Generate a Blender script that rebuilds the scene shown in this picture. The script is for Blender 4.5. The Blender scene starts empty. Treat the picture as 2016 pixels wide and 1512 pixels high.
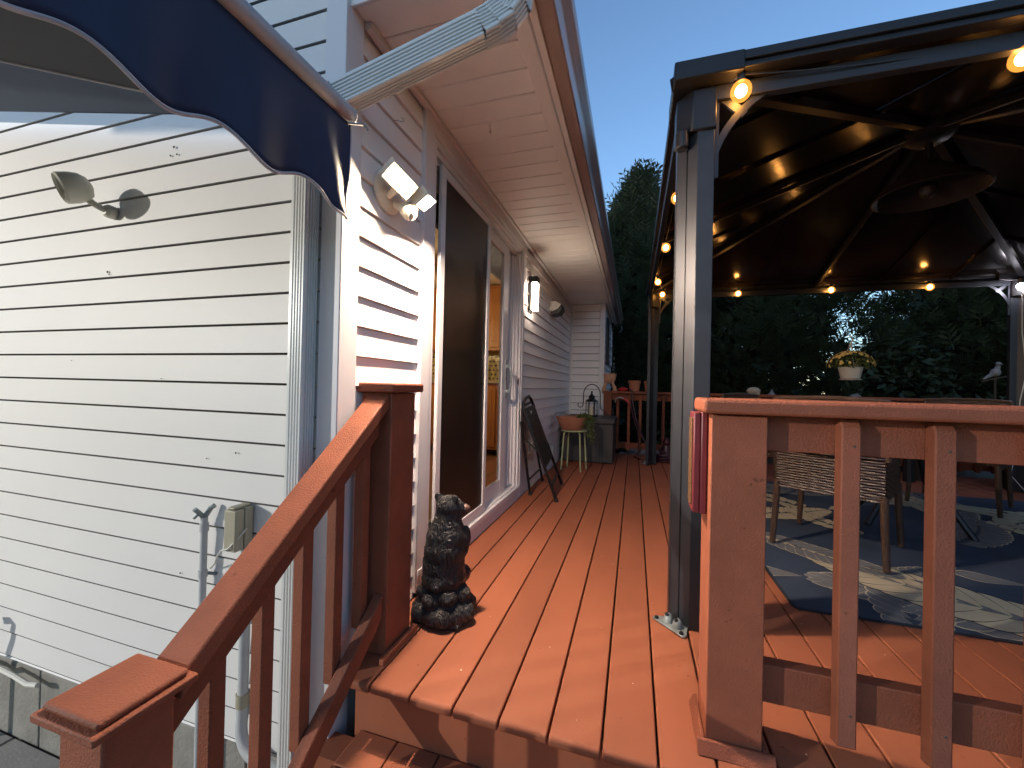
import bpy, bmesh, math, random
from mathutils import Vector, Matrix
from math import radians as rad, sin, cos, pi

sc = bpy.context.scene
COL = sc.collection
random.seed(7)

# ------------------------------------------------------------------ camera
cam = bpy.data.cameras.new("camera"); camo = bpy.data.objects.new("camera", cam); COL.objects.link(camo)
cam.sensor_fit = 'HORIZONTAL'; cam.sensor_width = 36.0; cam.lens = 788.06 / 2016 * 36
cam.clip_start = 0.02; cam.clip_end = 3000
_r = Vector((0.9563, 0.2915, 0.0226)); _u = Vector((-0.0197, -0.0130, 0.9997)); _f = Vector((-0.2917, 0.9565, 0.0066))
M = Matrix((( _r.x, _u.x, -_f.x), (_r.y, _u.y, -_f.y), (_r.z, _u.z, -_f.z)))
camo.matrix_world = Matrix.Translation((0, 0, 0.95)) @ M.to_4x4()
sc.camera = camo

# ------------------------------------------------------------------ sky (dusk)
world = bpy.data.worlds.new("World"); sc.world = world; world.use_nodes = True
wn = world.node_tree.nodes; wl = world.node_tree.links
bg = wn['Background']
sky = wn.new('ShaderNodeTexSky'); sky.sky_type = 'NISHITA'; sky.sun_disc = False
sky.sun_elevation = rad(12.0); sky.sun_rotation = rad(200); sky.altitude = 20; sky.air_density = 1.0
sky.dust_density = 0.3; sky.ozone_density = 3.0
bal = wn.new('ShaderNodeMix'); bal.data_type = 'RGBA'; bal.blend_type = 'MULTIPLY'
bal.inputs[0].default_value = 1.0; bal.inputs[7].default_value = (1.0, 1.0, 1.0, 1)
wl.new(sky.outputs[0], bal.inputs[6]); wl.new(bal.outputs[2], bg.inputs[0])
bg.inputs[1].default_value = 0.15

sc.view_settings.view_transform = 'Standard'; sc.view_settings.look = 'None'
sc.view_settings.exposure = 0.95; sc.view_settings.gamma = 1.0
sc.cycles.use_denoising = True
sc.cycles.max_bounces = 8; sc.cycles.sample_clamp_indirect = 6.0
sc.cycles.caustics_reflective = False; sc.cycles.caustics_refractive = False

# ------------------------------------------------------------------ the yard's own floodlight, out of the picture to the left
def lamp(name, kind, loc, power, color, parent=None, size=0.1, target=None, size_y=None, spot=None):
    l = bpy.data.lights.new(name, kind); l.energy = power; l.color = color
    if kind in ('POINT', 'SPOT'): l.shadow_soft_size = size
    if kind == 'SPOT': l.spot_size = rad(spot or 120); l.spot_blend = 0.6
    if kind == 'AREA':
        l.shape = 'RECTANGLE'; l.size = size; l.size_y = size_y or size
    o = bpy.data.objects.new(name, l); COL.objects.link(o)
    if parent is not None:
        o.parent = parent; o.location = Vector(loc) - wloc(parent)
    else: o.location = loc
    if target is not None:
        o.rotation_euler = (Vector(target) - Vector(loc)).to_track_quat('-Z', 'Y').to_euler()
    return o

KEY = Vector((-8.5, -4.7, 2.8))
KEY_POWER = 1420.0
FLOOD_L = 320.0

# ------------------------------------------------------------------ materials
MAT = {}
def mat(name, color, rough=0.5, metal=0.0, bump=0.0, bscale=40.0, bstretch=(1, 1, 1), var=0.0, vscale=6.0,
        spec=0.5, emit=None, estr=0.0, vstretch=(1, 1, 1), color2=None, bdist=0.002, det=4.0, coat=0.0, trans=0.0):
    m = bpy.data.materials.new(name); m.use_nodes = True; MAT[name] = m
    n = m.node_tree.nodes; l = m.node_tree.links; b = n['Principled BSDF']
    b.inputs['Base Color'].default_value = (*color, 1); b.inputs['Roughness'].default_value = rough
    b.inputs['Metallic'].default_value = metal
    b.inputs['Specular IOR Level'].default_value = spec
    b.inputs['Coat Weight'].default_value = coat
    tc = n.new('ShaderNodeTexCoord')
    if var or color2:
        mp = n.new('ShaderNodeMapping'); mp.inputs['Scale'].default_value = vstretch; l.new(tc.outputs['Object'], mp.inputs[0])
        nz = n.new('ShaderNodeTexNoise'); nz.inputs['Scale'].default_value = vscale; nz.inputs['Detail'].default_value = 6; nz.inputs['Roughness'].default_value = 0.6
        l.new(mp.outputs[0], nz.inputs[0])
        cr = n.new('ShaderNodeValToRGB'); cr.color_ramp.elements[0].position = 0.32; cr.color_ramp.elements[1].position = 0.68
        c2 = color2 if color2 else tuple(min(1, c * (1 + var)) for c in color)
        c1 = color if color2 else tuple(c * (1 - var) for c in color)
        cr.color_ramp.elements[0].color = (*c1, 1); cr.color_ramp.elements[1].color = (*c2, 1)
        l.new(nz.outputs[0], cr.inputs[0]); l.new(cr.outputs[0], b.inputs['Base Color'])
    if bump:
        mp = n.new('ShaderNodeMapping'); mp.inputs['Scale'].default_value = bstretch; l.new(tc.outputs['Object'], mp.inputs[0])
        nz = n.new('ShaderNodeTexNoise'); nz.inputs['Scale'].default_value = bscale; nz.inputs['Detail'].default_value = det
        l.new(mp.outputs[0], nz.inputs[0])
        bp = n.new('ShaderNodeBump'); bp.inputs['Strength'].default_value = bump; bp.inputs['Distance'].default_value = bdist
        l.new(nz.outputs[0], bp.inputs['Height']); l.new(bp.outputs[0], b.inputs['Normal'])
    if emit:
        b.inputs['Emission Color'].default_value = (*emit, 1); b.inputs['Emission Strength'].default_value = estr
    return m

RED = (0.285, 0.092, 0.046)
mat('deck_paint', RED, 0.66, bump=0.35, bscale=260, bdist=0.0015, var=0.10, vscale=3.5, vstretch=(1, .35, 1), spec=0.25)
mat('rail_paint', (0.25, 0.078, 0.041), 0.62, bump=0.9, bscale=230, bdist=0.0026, var=0.13, vscale=9, spec=0.28)
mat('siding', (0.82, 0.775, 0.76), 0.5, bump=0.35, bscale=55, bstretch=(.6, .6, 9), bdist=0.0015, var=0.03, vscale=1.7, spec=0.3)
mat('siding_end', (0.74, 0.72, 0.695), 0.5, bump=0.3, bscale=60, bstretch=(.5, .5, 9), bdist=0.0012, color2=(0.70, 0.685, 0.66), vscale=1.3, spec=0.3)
mat('white_trim', (0.68, 0.66, 0.67), 0.45, bump=0.2, bscale=50, bstretch=(4, 4, .5), bdist=0.001, var=0.03, vscale=3, spec=0.4)
mat('soffit', (0.84, 0.82, 0.78), 0.55, var=0.05, vscale=2.5, spec=0.3)
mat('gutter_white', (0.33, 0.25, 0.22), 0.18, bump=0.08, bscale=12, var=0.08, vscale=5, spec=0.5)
mat('downspout_white', (0.68, 0.68, 0.66), 0.3, color2=(0.64, 0.65, 0.62), vscale=5, vstretch=(1, 1, 1), spec=0.5)
mat('concrete', (0.20, 0.19, 0.165), 0.9, bump=0.8, bscale=60, bdist=0.006, color2=(0.30, 0.285, 0.25), vscale=5, det=8)
mat('paver', (0.21, 0.205, 0.19), 0.85, bump=0.6, bscale=90, bdist=0.003, color2=(0.30, 0.29, 0.27), vscale=7)
mat('joint', (0.05, 0.04, 0.03), 0.95, bump=0.7, bscale=120, bdist=0.006, color2=(0.09, 0.06, 0.04), vscale=20)
mat('ground', (0.030, 0.034, 0.018), 0.95, bump=0.8, bscale=18, bdist=0.03, color2=(0.065, 0.060, 0.035), vscale=4)
mat('navy', (0.016, 0.029, 0.072), 0.6, bump=0.25, bscale=420, bdist=0.0006, var=0.12, vscale=4, spec=0.35)
mat('awning_grey', (0.045, 0.047, 0.055), 0.8, bump=0.2, bscale=300, bdist=0.0006, var=0.1, vscale=3)
mat('awning_slate', (0.06, 0.085, 0.135), 0.8, bump=0.2, bscale=300, bdist=0.0006, var=0.1, vscale=3)
mat('piping', (0.42, 0.40, 0.42), 0.7, bump=0.3, bscale=300, bdist=0.0006)
mat('bar_white', (0.42, 0.42, 0.45), 0.35, var=0.06, vscale=8)
mat('beige_plastic', (0.36, 0.33, 0.24), 0.5, bump=0.15, bscale=80, var=0.08, vscale=20)
mat('grey_conduit', (0.50, 0.51, 0.50), 0.45, bump=0.2, bscale=50, color2=(0.42, 0.44, 0.45), vscale=14)
mat('metal_bare', (0.45, 0.45, 0.44), 0.35, metal=0.9)
mat('galvanised', (0.30, 0.34, 0.35), 0.5, metal=0.45, color2=(0.20, 0.23, 0.22), vscale=30, bump=0.3, bscale=60)
mat('felt_black', (0.20, 0.195, 0.185), 0.95)  # shadow lines under the siding laps, painted into the groove faces
mat('lamp_shell', (0.58, 0.57, 0.48), 0.4, var=0.07, vscale=25)
mat('lamp_cream', (0.72, 0.66, 0.55), 0.45)
mat('lens_dark', (0.30, 0.29, 0.26), 0.15, spec=0.8)
mat('gz_post', (0.024, 0.027, 0.034), 0.42, metal=0.35, bump=0.12, bscale=500, bdist=0.0004, var=0.12, vscale=12)
mat('gz_dark', (0.014, 0.014, 0.016), 0.40, metal=0.3, bump=0.1, bscale=400, bdist=0.0004, var=0.15, vscale=8)
mat('gz_roof', (0.014, 0.010, 0.008), 0.16, metal=0.35, bump=0.18, bscale=9, bdist=0.006, bstretch=(1, 1, 1), spec=0.6)
mat('shade_dark', (0.012, 0.006, 0.005), 0.6)
mat('black_metal', (0.012, 0.012, 0.013), 0.4, metal=0.2)
mat('black_plastic', (0.020, 0.019, 0.020), 0.45, bump=0.2, bscale=200, bdist=0.001)
mat('box_plastic', (0.045, 0.040, 0.040), 0.55, bump=0.5, bscale=35, bstretch=(1, 1, 6), bdist=0.003, var=0.12, vscale=9)
mat('mint', (0.42, 0.47, 0.25), 0.4)
mat('terracotta', (0.34, 0.125, 0.065), 0.8, bump=0.3, bscale=60, color2=(0.42, 0.17, 0.10), vscale=9)
mat('clay_pale', (0.55, 0.30, 0.19), 0.8, bump=0.3, bscale=60, var=0.1, vscale=12)
mat('soil', (0.03, 0.02, 0.014), 0.95, bump=1, bscale=80, bdist=0.01)
mat('leaf', (0.060, 0.085, 0.022), 0.6, color2=(0.11, 0.13, 0.03), vscale=25)
mat('leaf_dark', (0.013, 0.024, 0.010), 0.6, color2=(0.028, 0.042, 0.017), vscale=3)
mat('dry_stem', (0.14, 0.10, 0.05), 0.8)
mat('flower_yellow', (0.75, 0.50, 0.10), 0.6, color2=(0.80, 0.62, 0.25), vscale=40)
mat('candle', (0.62, 0.55, 0.38), 0.5)
mat('pot_white', (0.66, 0.60, 0.54), 0.45)
mat('maroon', (0.15, 0.024, 0.030), 0.35, bump=0.15, bscale=120, var=0.1, vscale=30)
mat('muzzle_brown', (0.11, 0.055, 0.04), 0.5)
mat('gold', (0.12, 0.06, 0.025), 0.5, metal=0.2, bump=0.6, bscale=140, bdist=0.003)
mat('brass', (0.60, 0.42, 0.16), 0.2, metal=0.9)
mat('orange_wood', (0.46, 0.19, 0.055), 0.45, bump=0.1, bscale=30, color2=(0.36, 0.14, 0.035), vscale=5, vstretch=(6, 6, .5))
mat('tile_yellow', (0.60, 0.48, 0.20), 0.25)
mat('tile_dot', (0.05, 0.045, 0.03), 0.3)
mat('counter', (0.45, 0.38, 0.28), 0.3, color2=(0.30, 0.25, 0.18), vscale=60)
mat('plaster', (0.55, 0.45, 0.34), 0.9)
mat('room_floor', (0.25, 0.12, 0.06), 0.4)
mat('red_plastic', (0.45, 0.02, 0.02), 0.35)
mat('hose', (0.050, 0.012, 0.022), 0.45)
mat('hose_black', (0.015, 0.02, 0.028), 0.4)
mat('cable_white', (0.62, 0.60, 0.54), 0.5)
mat('rug_blue', (0.028, 0.046, 0.080), 0.95, bump=0.8, bscale=700, bdist=0.002, var=0.25, vscale=3)
mat('rug_teal', (0.015, 0.045, 0.065), 0.95, bump=0.8, bscale=700, bdist=0.002, var=0.2, vscale=5)
mat('rug_cream', (0.52, 0.45, 0.30), 0.95, bump=0.9, bscale=700, bdist=0.002, var=0.12, vscale=9)
mat('rug_grey', (0.145, 0.15, 0.155), 0.95, bump=0.9, bscale=700, bdist=0.002, var=0.2, vscale=12)
mat('rug_edge', (0.012, 0.014, 0.022), 0.95)
mat('wicker', (0.085, 0.045, 0.026), 0.42, color2=(0.045, 0.024, 0.015), vscale=60, spec=0.5)
mat('wicker_core', (0.018, 0.011, 0.008), 0.7)
mat('cushion', (0.03, 0.04, 0.07), 0.9, bump=0.4, bscale=300, bdist=0.001)
mat('bark', (0.055, 0.038, 0.026), 0.9, bump=1, bscale=30, bstretch=(1, 1, .2), bdist=0.02)
mat('stone', (0.22, 0.20, 0.18), 0.9, bump=0.8, bscale=25, bdist=0.02, var=0.25, vscale=6)
mat('stone_pale', (0.42, 0.38, 0.32), 0.85, bump=0.5, bscale=40, bdist=0.004, var=0.15, vscale=12)
mat('shingle', (0.06, 0.055, 0.05), 0.9, bump=0.8, bscale=40, bdist=0.01)
mat('screw', (0.06, 0.05, 0.04), 0.6)
mat('dirt_fleck', (0.10, 0.09, 0.08), 0.8)
mat('paint_fleck', (0.65, 0.45, 0.36), 0.7)
mat('weather_strip', (0.055, 0.10, 0.085), 0.5)

for nm in ('deck_paint', 'rail_paint'):                  # each board and post was painted in its own coat
    n = MAT[nm].node_tree.nodes; l = MAT[nm].node_tree.links; b = n['Principled BSDF']
    oi = n.new('ShaderNodeObjectInfo'); mr = n.new('ShaderNodeMapRange'); mr.inputs[3].default_value = .86; mr.inputs[4].default_value = 1.10; l.new(oi.outputs['Random'], mr.inputs[0])
    hs = n.new('ShaderNodeHueSaturation'); l.new(mr.outputs[0], hs.inputs['Value']); src = b.inputs['Base Color'].links[0].from_socket
    tc = n.new('ShaderNodeTexCoord'); v = n.new('ShaderNodeTexNoise'); v.inputs['Scale'].default_value = 38; v.inputs['Detail'].default_value = 8; l.new(tc.outputs['Object'], v.inputs[0])
    cr = n.new('ShaderNodeValToRGB'); cr.color_ramp.elements[0].position = .25; cr.color_ramp.elements[1].position = .31; cr.color_ramp.elements[0].color = (.60, .54, .50, 1); cr.color_ramp.elements[1].color = (1, 1, 1, 1); l.new(v.outputs[0], cr.inputs[0])
    mm = n.new('ShaderNodeMix'); mm.data_type = 'RGBA'; mm.blend_type = 'MULTIPLY'; mm.inputs[0].default_value = 1; l.new(src, mm.inputs[6]); l.new(cr.outputs[0], mm.inputs[7])
    l.new(mm.outputs[2], hs.inputs['Color']); l.new(hs.outputs[0], b.inputs['Base Color'])

def emitter(name, color, strength):
    m = bpy.data.materials.new(name); m.use_nodes = True; n = m.node_tree.nodes; n.clear()
    e = n.new('ShaderNodeEmission'); e.inputs[0].default_value = (*color, 1); e.inputs[1].default_value = strength
    o = n.new('ShaderNodeOutputMaterial'); m.node_tree.links.new(e.outputs[0], o.inputs[0]); MAT[name] = m
    return m
emitter('bulb_glow', (1.0, 0.48, 0.14), 62)
emitter('flood_glow', (1.0, 0.79, 0.53), FLOOD_L)
emitter('flood_glow_far', (1.0, 0.76, 0.58), FLOOD_L * 10.0)
emitter('sconce_glow', (1.0, 0.80, 0.62), 19)
emitter('led_glow', (0.95, 0.90, 1.0), 60)
emitter('kitchen_glow', (1.0, 0.70, 0.34), 22)
emitter('key_glow', (1.0, 0.98, 0.93), 60)

# clear glass (door panes): mostly see-through with a reflection
g = bpy.data.materials.new('glass'); g.use_nodes = True; n = g.node_tree.nodes; n.clear(); l = g.node_tree.links
t = n.new('ShaderNodeBsdfTransparent'); t.inputs[0].default_value = (.92, .94, .92, 1)
gl = n.new('ShaderNodeBsdfGlossy'); gl.inputs['Roughness'].default_value = 0.02
lw = n.new('ShaderNodeLayerWeight'); lw.inputs[0].default_value = .5
p5 = n.new('ShaderNodeMath'); p5.operation = 'POWER'; p5.inputs[1].default_value = 5.0; l.new(lw.outputs['Facing'], p5.inputs[0])
fr = n.new('ShaderNodeMath'); fr.operation = 'MULTIPLY_ADD'; fr.inputs[1].default_value = .9; fr.inputs[2].default_value = .04; l.new(p5.outputs[0], fr.inputs[0])
mx = n.new('ShaderNodeMixShader'); o = n.new('ShaderNodeOutputMaterial')
l.new(fr.outputs[0], mx.inputs[0]); l.new(t.outputs[0], mx.inputs[1]); l.new(gl.outputs[0], mx.inputs[2]); l.new(mx.outputs[0], o.inputs[0]); MAT['glass'] = g
g = bpy.data.materials.new('amber_globe'); g.use_nodes = True; n = g.node_tree.nodes; n.clear(); l = g.node_tree.links  # emissive shell that paints the glow halo round each string bulb
t = n.new('ShaderNodeBsdfTransparent'); t.inputs[0].default_value = (1, .86, .62, 1)
e = n.new('ShaderNodeEmission'); e.inputs[0].default_value = (1.0, .36, .06, 1); e.inputs[1].default_value = 1.6
mx = n.new('ShaderNodeMixShader'); mx.inputs[0].default_value = .28; o = n.new('ShaderNodeOutputMaterial')
l.new(t.outputs[0], mx.inputs[1]); l.new(e.outputs[0], mx.inputs[2]); l.new(mx.outputs[0], o.inputs[0]); MAT['amber_globe'] = g
# insect screen: fine dark mesh, a little see-through
g = bpy.data.materials.new('screen_mesh'); g.use_nodes = True; n = g.node_tree.nodes; n.clear(); l = g.node_tree.links
t = n.new('ShaderNodeBsdfTransparent'); t.inputs[0].default_value = (1, 1, 1, 1)
b = n.new('ShaderNodeBsdfPrincipled'); b.inputs['Base Color'].default_value = (.008, .006, .006, 1); b.inputs['Roughness'].default_value = .4
mx = n.new('ShaderNodeMixShader'); mx.inputs[0].default_value = 0.83; o = n.new('ShaderNodeOutputMaterial')
l.new(t.outputs[0], mx.inputs[1]); l.new(b.outputs[0], mx.inputs[2]); l.new(mx.outputs[0], o.inputs[0]); MAT['screen_mesh'] = g
# sculpted dark fur of the statue, worn to brass brown on the raised strands
def fur_mat(name, dark, worn, thr):
    g = mat(name, dark, 0.48, spec=0.45); n = g.node_tree.nodes; l = g.node_tree.links; b = n['Principled BSDF']
    tc = n.new('ShaderNodeTexCoord'); mp = n.new('ShaderNodeMapping'); mp.inputs['Scale'].default_value = (1, 1, .28)
    l.new(tc.outputs['Object'], mp.inputs[0])
    dn = n.new('ShaderNodeTexNoise'); dn.inputs['Scale'].default_value = 14
    l.new(mp.outputs[0], dn.inputs[0])
    ad = n.new('ShaderNodeMix'); ad.data_type = 'RGBA'; ad.blend_type = 'LINEAR_LIGHT'; ad.inputs[0].default_value = 0.045
    l.new(mp.outputs[0], ad.inputs[6]); l.new(dn.outputs[1], ad.inputs[7])
    nz = n.new('ShaderNodeTexNoise'); nz.inputs['Scale'].default_value = 105; nz.inputs['Detail'].default_value = 3
    l.new(ad.outputs[2], nz.inputs[0])
    bp = n.new('ShaderNodeBump'); bp.inputs['Strength'].default_value = 1.0; bp.inputs['Distance'].default_value = 0.016
    l.new(nz.outputs[0], bp.inputs['Height']); l.new(bp.outputs[0], b.inputs['Normal'])
    big = n.new('ShaderNodeTexNoise'); big.inputs['Scale'].default_value = 12; l.new(tc.outputs['Object'], big.inputs[0])
    ml = n.new('ShaderNodeMath'); ml.operation = 'MULTIPLY'; l.new(nz.outputs[0], ml.inputs[0]); l.new(big.outputs[0], ml.inputs[1])
    cr = n.new('ShaderNodeValToRGB'); cr.color_ramp.elements[0].position = thr; cr.color_ramp.elements[1].position = thr + .08
    cr.color_ramp.elements[0].color = (*dark, 1); cr.color_ramp.elements[1].color = (*worn, 1)
    l.new(ml.outputs[0], cr.inputs[0]); l.new(cr.outputs[0], b.inputs['Base Color'])
fur_mat('bear_fur', (0.014, 0.014, 0.016), (0.15, 0.13, 0.10), 0.37)
fur_mat('rock_dark', (0.020, 0.020, 0.021), (0.09, 0.08, 0.065), 0.34)

# ------------------------------------------------------------------ mesh builder
def wloc(o):
    v = Vector((0, 0, 0))
    while o is not None:
        v += o.location; o = o.parent
    return v

class MB:
    def __init__(s): s.v = []; s.f = []; s.m = []; s.cur = 0
    def add(s, vs, fs):
        b = len(s.v); s.v += [Vector(v) for v in vs]; s.f += [tuple(b + i for i in f) for f in fs]; s.m += [s.cur] * len(fs); return s
    def box(s, x0, x1, y0, y1, z0, z1, mx=None):
        if x0 > x1: x0, x1 = x1, x0
        if y0 > y1: y0, y1 = y1, y0
        if z0 > z1: z0, z1 = z1, z0
        vs = [Vector(p) for p in ((x0,y0,z0),(x1,y0,z0),(x1,y1,z0),(x0,y1,z0),(x0,y0,z1),(x1,y0,z1),(x1,y1,z1),(x0,y1,z1))]
        if mx: vs = [mx @ v for v in vs]
        return s.add(vs, [(0,3,2,1),(4,5,6,7),(0,1,5,4),(1,2,6,5),(2,3,7,6),(3,0,4,7)])
    def obox(s, c, ax, ay, az, sx, sy, sz):        # oriented box, centre + unit axes + full sizes
        c = Vector(c); ax = Vector(ax).normalized() * sx / 2; ay = Vector(ay).normalized() * sy / 2; az = Vector(az).normalized() * sz / 2
        vs = [c + i * ax + j * ay + k * az for k in (-1, 1) for i, j in ((-1, -1), (1, -1), (1, 1), (-1, 1))]
        return s.add(vs, [(0,3,2,1),(4,5,6,7),(0,1,5,4),(1,2,6,5),(2,3,7,6),(3,0,4,7)])
    def beam(s, a, b, w, h, up=(0, 0, 1)):
        a = Vector(a); b = Vector(b); d = (b - a); L = d.length; d.normalize(); r = d.cross(Vector(up)).normalized(); u = r.cross(d)
        return s.obox((a + b) / 2, d, r, u, L, w, h)
    def tube(s, pts, r, n=8, caps=True):
        pts = [Vector(p) for p in pts]; b = len(s.v); rs = r if isinstance(r, (list, tuple)) else [r] * len(pts)
        prev = None
        for i, p in enumerate(pts):
            d = (pts[min(i + 1, len(pts) - 1)] - pts[max(i - 1, 0)]).normalized()
            if prev is None:
                a = d.orthogonal().normalized()
            else:
                a = (prev - d * prev.dot(d)).normalized()
            prev = a; c = d.cross(a)
            for k in range(n):
                t = 2 * pi * k / n; s.v.append(p + (a * cos(t) + c * sin(t)) * rs[i])
        for i in range(len(pts) - 1):
            for k in range(n):
                s.f.append((b + i*n + k, b + i*n + (k+1) % n, b + (i+1)*n + (k+1) % n, b + (i+1)*n + k)); s.m.append(s.cur)
        if caps:
            s.f.append(tuple(b + k for k in range(n))[::-1]); s.m.append(s.cur)
            s.f.append(tuple(b + (len(pts)-1)*n + k for k in range(n))); s.m.append(s.cur)
        return s
    def lathe(s, prof, c=(0, 0, 0), n=20, axis=(0, 0, 1), caps=True):
        c = Vector(c); az = Vector(axis).normalized(); ax = az.orthogonal().normalized(); ay = az.cross(ax); b = len(s.v)
        for r, z in prof:
            for k in range(n):
                t = 2*pi*k/n; s.v.append(c + az*z + (ax*cos(t) + ay*sin(t))*max(r, 1e-5))
        for i in range(len(prof) - 1):
            for k in range(n):
                s.f.append((b+i*n+k, b+i*n+(k+1)%n, b+(i+1)*n+(k+1)%n, b+(i+1)*n+k)); s.m.append(s.cur)
        if caps:
            s.f.append(tuple(b+k for k in range(n))[::-1]); s.m.append(s.cur)
            s.f.append(tuple(b+(len(prof)-1)*n+k for k in range(n))); s.m.append(s.cur)
        return s
    def ell(s, c, r, n=14, mx=None):
        c = Vector(c); b = len(s.v); m = n // 2 + 1
        for i in range(m + 1):
            ph = pi * i / m
            for k in range(n):
                t = 2*pi*k/n; v = Vector((sin(ph)*cos(t)*r[0], sin(ph)*sin(t)*r[1], cos(ph)*r[2]))
                if mx: v = mx @ v
                s.v.append(c + v)
        for i in range(m):
            for k in range(n):
                s.f.append((b+i*n+k, b+(i+1)*n+k, b+(i+1)*n+(k+1)%n, b+i*n+(k+1)%n)); s.m.append(s.cur)
        return s
    def prism(s, poly, a, b, plane='xy'):          # poly extruded between a and b along the third axis
        def P(p, t): return {'xy': (p[0], p[1], t), 'xz': (p[0], t, p[1]), 'yz': (t, p[0], p[1])}[plane]
        n = len(poly); vs = [P(p, a) for p in poly] + [P(p, b) for p in poly]
        fs = [tuple(range(n))[::-1], tuple(range(n, 2*n))] + [(i, (i+1) % n, n + (i+1) % n, n + i) for i in range(n)]
        return s.add(vs, fs)
    def build(s, name, mats, parent=None, label=None, cat=None, group=None, kind=None, bevel=0.0, smooth=35, loc=None, seg=2, fix=True):
        if isinstance(mats, str): mats = [mats]
        if parent is not None: org = wloc(parent)
        elif loc is not None: org = Vector(loc)
        else:
            lo = [min(v[i] for v in s.v) for i in range(3)]; hi = [max(v[i] for v in s.v) for i in range(3)]
            org = Vector(((lo[0]+hi[0])/2, (lo[1]+hi[1])/2, lo[2]))
        me = bpy.data.meshes.new(name); me.from_pydata([v - org for v in s.v], [], s.f)
        for k in mats: me.materials.append(MAT[k])
        if len(mats) > 1: me.polygons.foreach_set('material_index', s.m)
        if fix:
            bm = bmesh.new(); bm.from_mesh(me); bmesh.ops.recalc_face_normals(bm, faces=bm.faces); bm.to_mesh(me); bm.free()
        me.validate(); me.update()
        if smooth:
            me.polygons.foreach_set('use_smooth', [True] * len(me.polygons)); me.set_sharp_from_angle(angle=rad(smooth))
        o = bpy.data.objects.new(name, me); COL.objects.link(o)
        if parent is not None: o.parent = parent
        else: o.location = org
        if bevel:
            b = o.modifiers.new('edge', 'BEVEL'); b.width = bevel; b.segments = seg; b.limit_method = 'ANGLE'; b.angle_limit = rad(40); b.harden_normals = False
        tag(o, label, cat, group, kind)
        return o

def tag(o, label=None, cat=None, group=None, kind=None):
    if label: o['label'] = label
    if cat: o['category'] = cat
    if group: o['group'] = group
    if kind: o['kind'] = kind
    return o

def thing(name, loc, label, cat, group=None):
    o = bpy.data.objects.new(name, None); COL.objects.link(o); o.location = loc; o.empty_display_size = 0.1
    return tag(o, label, cat, group)

def copy_tree(src, loc, rotz=0.0, label=None, group=None, scale=None):
    def cp(o, par):
        c = o.copy(); COL.objects.link(c)
        if par is not None: c.parent = par
        for ch in list(kids.get(o.name, [])): cp(ch, c)
        return c
    kids = {}
    for o in list(bpy.data.objects):
        if o.parent is not None: kids.setdefault(o.parent.name, []).append(o)
    r = cp(src, None); r.location = loc; r.rotation_euler = (0, 0, rotz)
    if scale: r.scale = scale
    if label: r['label'] = label
    if group: r['group'] = group
    return r

def arc(c, r, a0, a1, n, ux, uy):
    c = Vector(c); ux = Vector(ux); uy = Vector(uy)
    return [c + ux * (r * cos(a0 + (a1 - a0) * i / n)) + uy * (r * sin(a0 + (a1 - a0) * i / n)) for i in range(n + 1)]

# ================================================================== SETTING
GZ = -0.69
MB().box(-600, 600, -600, 600, GZ - 0.3, GZ - 0.045).build('ground', 'ground', kind='structure')
# paver patio against the left wall and below the stairs
pv = MB().box(-7.5, 1.6, -4.5, 1.118, GZ - 0.04, GZ - 0.014)
pv.cur = 1
random.seed(3)
px, py = -7.4, 0
rows = [(-4.352 + i * 0.455, 0.45) for i in range(12)]
for i, (y, h) in enumerate(rows):
    x = -7.45 + (i % 2) * 0.3
    while x < 1.5:
        w = random.choice((.45, .6)); w = min(w, 1.58 - x)
        dz = random.uniform(-.002, .002)
        pv.box(x + .006, x + w - .006, y + .006, min(y + h, 1.112) - .006, GZ - 0.016, GZ + dz); x += w
pv.build('paver_patio', ['joint', 'paver'], kind='structure', bevel=0.004)

# ================================================================== HOUSE
XC, YW = -0.941, 1.10
house = thing('house', (-3.5, 1.2, GZ), 'white vinyl sided house with sliding door, deep eave and gutter along the deck', 'house')
PITCH = 0.1055; Z0 = 0.725
def lap_profile(z0, z1, gd):                     # list of (out, z) for clapboard siding between z0 and z1
    pts = []
    k = math.floor((z0 - Z0) / PITCH)
    zs = [Z0 + PITCH * i for i in range(k, k + 200) if Z0 + PITCH * i < z1]
    for z in zs:
        a = z; b = z + PITCH
        seg = [(-.022, a + .0005), (-.022, a + .0078), (.010, a + .0081), (.006, b)] if gd else [(-.004, a + .0005), (-.004, a + .004), (.015, a + .0044), (.004, b)]
        pts += [(o, zz) for o, zz in seg]
    return [(o, min(max(zz, z0), z1)) for o, zz in pts]
def siding_x(mb, xa, xb, y, z0, z1):              # faces -Y
    pr = lap_profile(z0, z1, True); b = len(mb.v)
    for o, z in pr: mb.v += [Vector((xa, y - o, z)), Vector((xb, y - o, z))]
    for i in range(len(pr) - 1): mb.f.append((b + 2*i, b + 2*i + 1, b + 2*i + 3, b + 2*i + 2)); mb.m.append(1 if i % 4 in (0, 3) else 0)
def siding_y(mb, ya, yb, x, z0, z1):              # faces +X
    pr = lap_profile(z0, z1, 0); b = len(mb.v)
    for o, z in pr: mb.v += [Vector((x + o, ya, z)), Vector((x + o, yb, z))]
    for i in range(len(pr) - 1): mb.f.append((b + 2*i, b + 2*i + 1, b + 2*i + 3, b + 2*i + 2)); mb.m.append(mb.cur)

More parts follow.
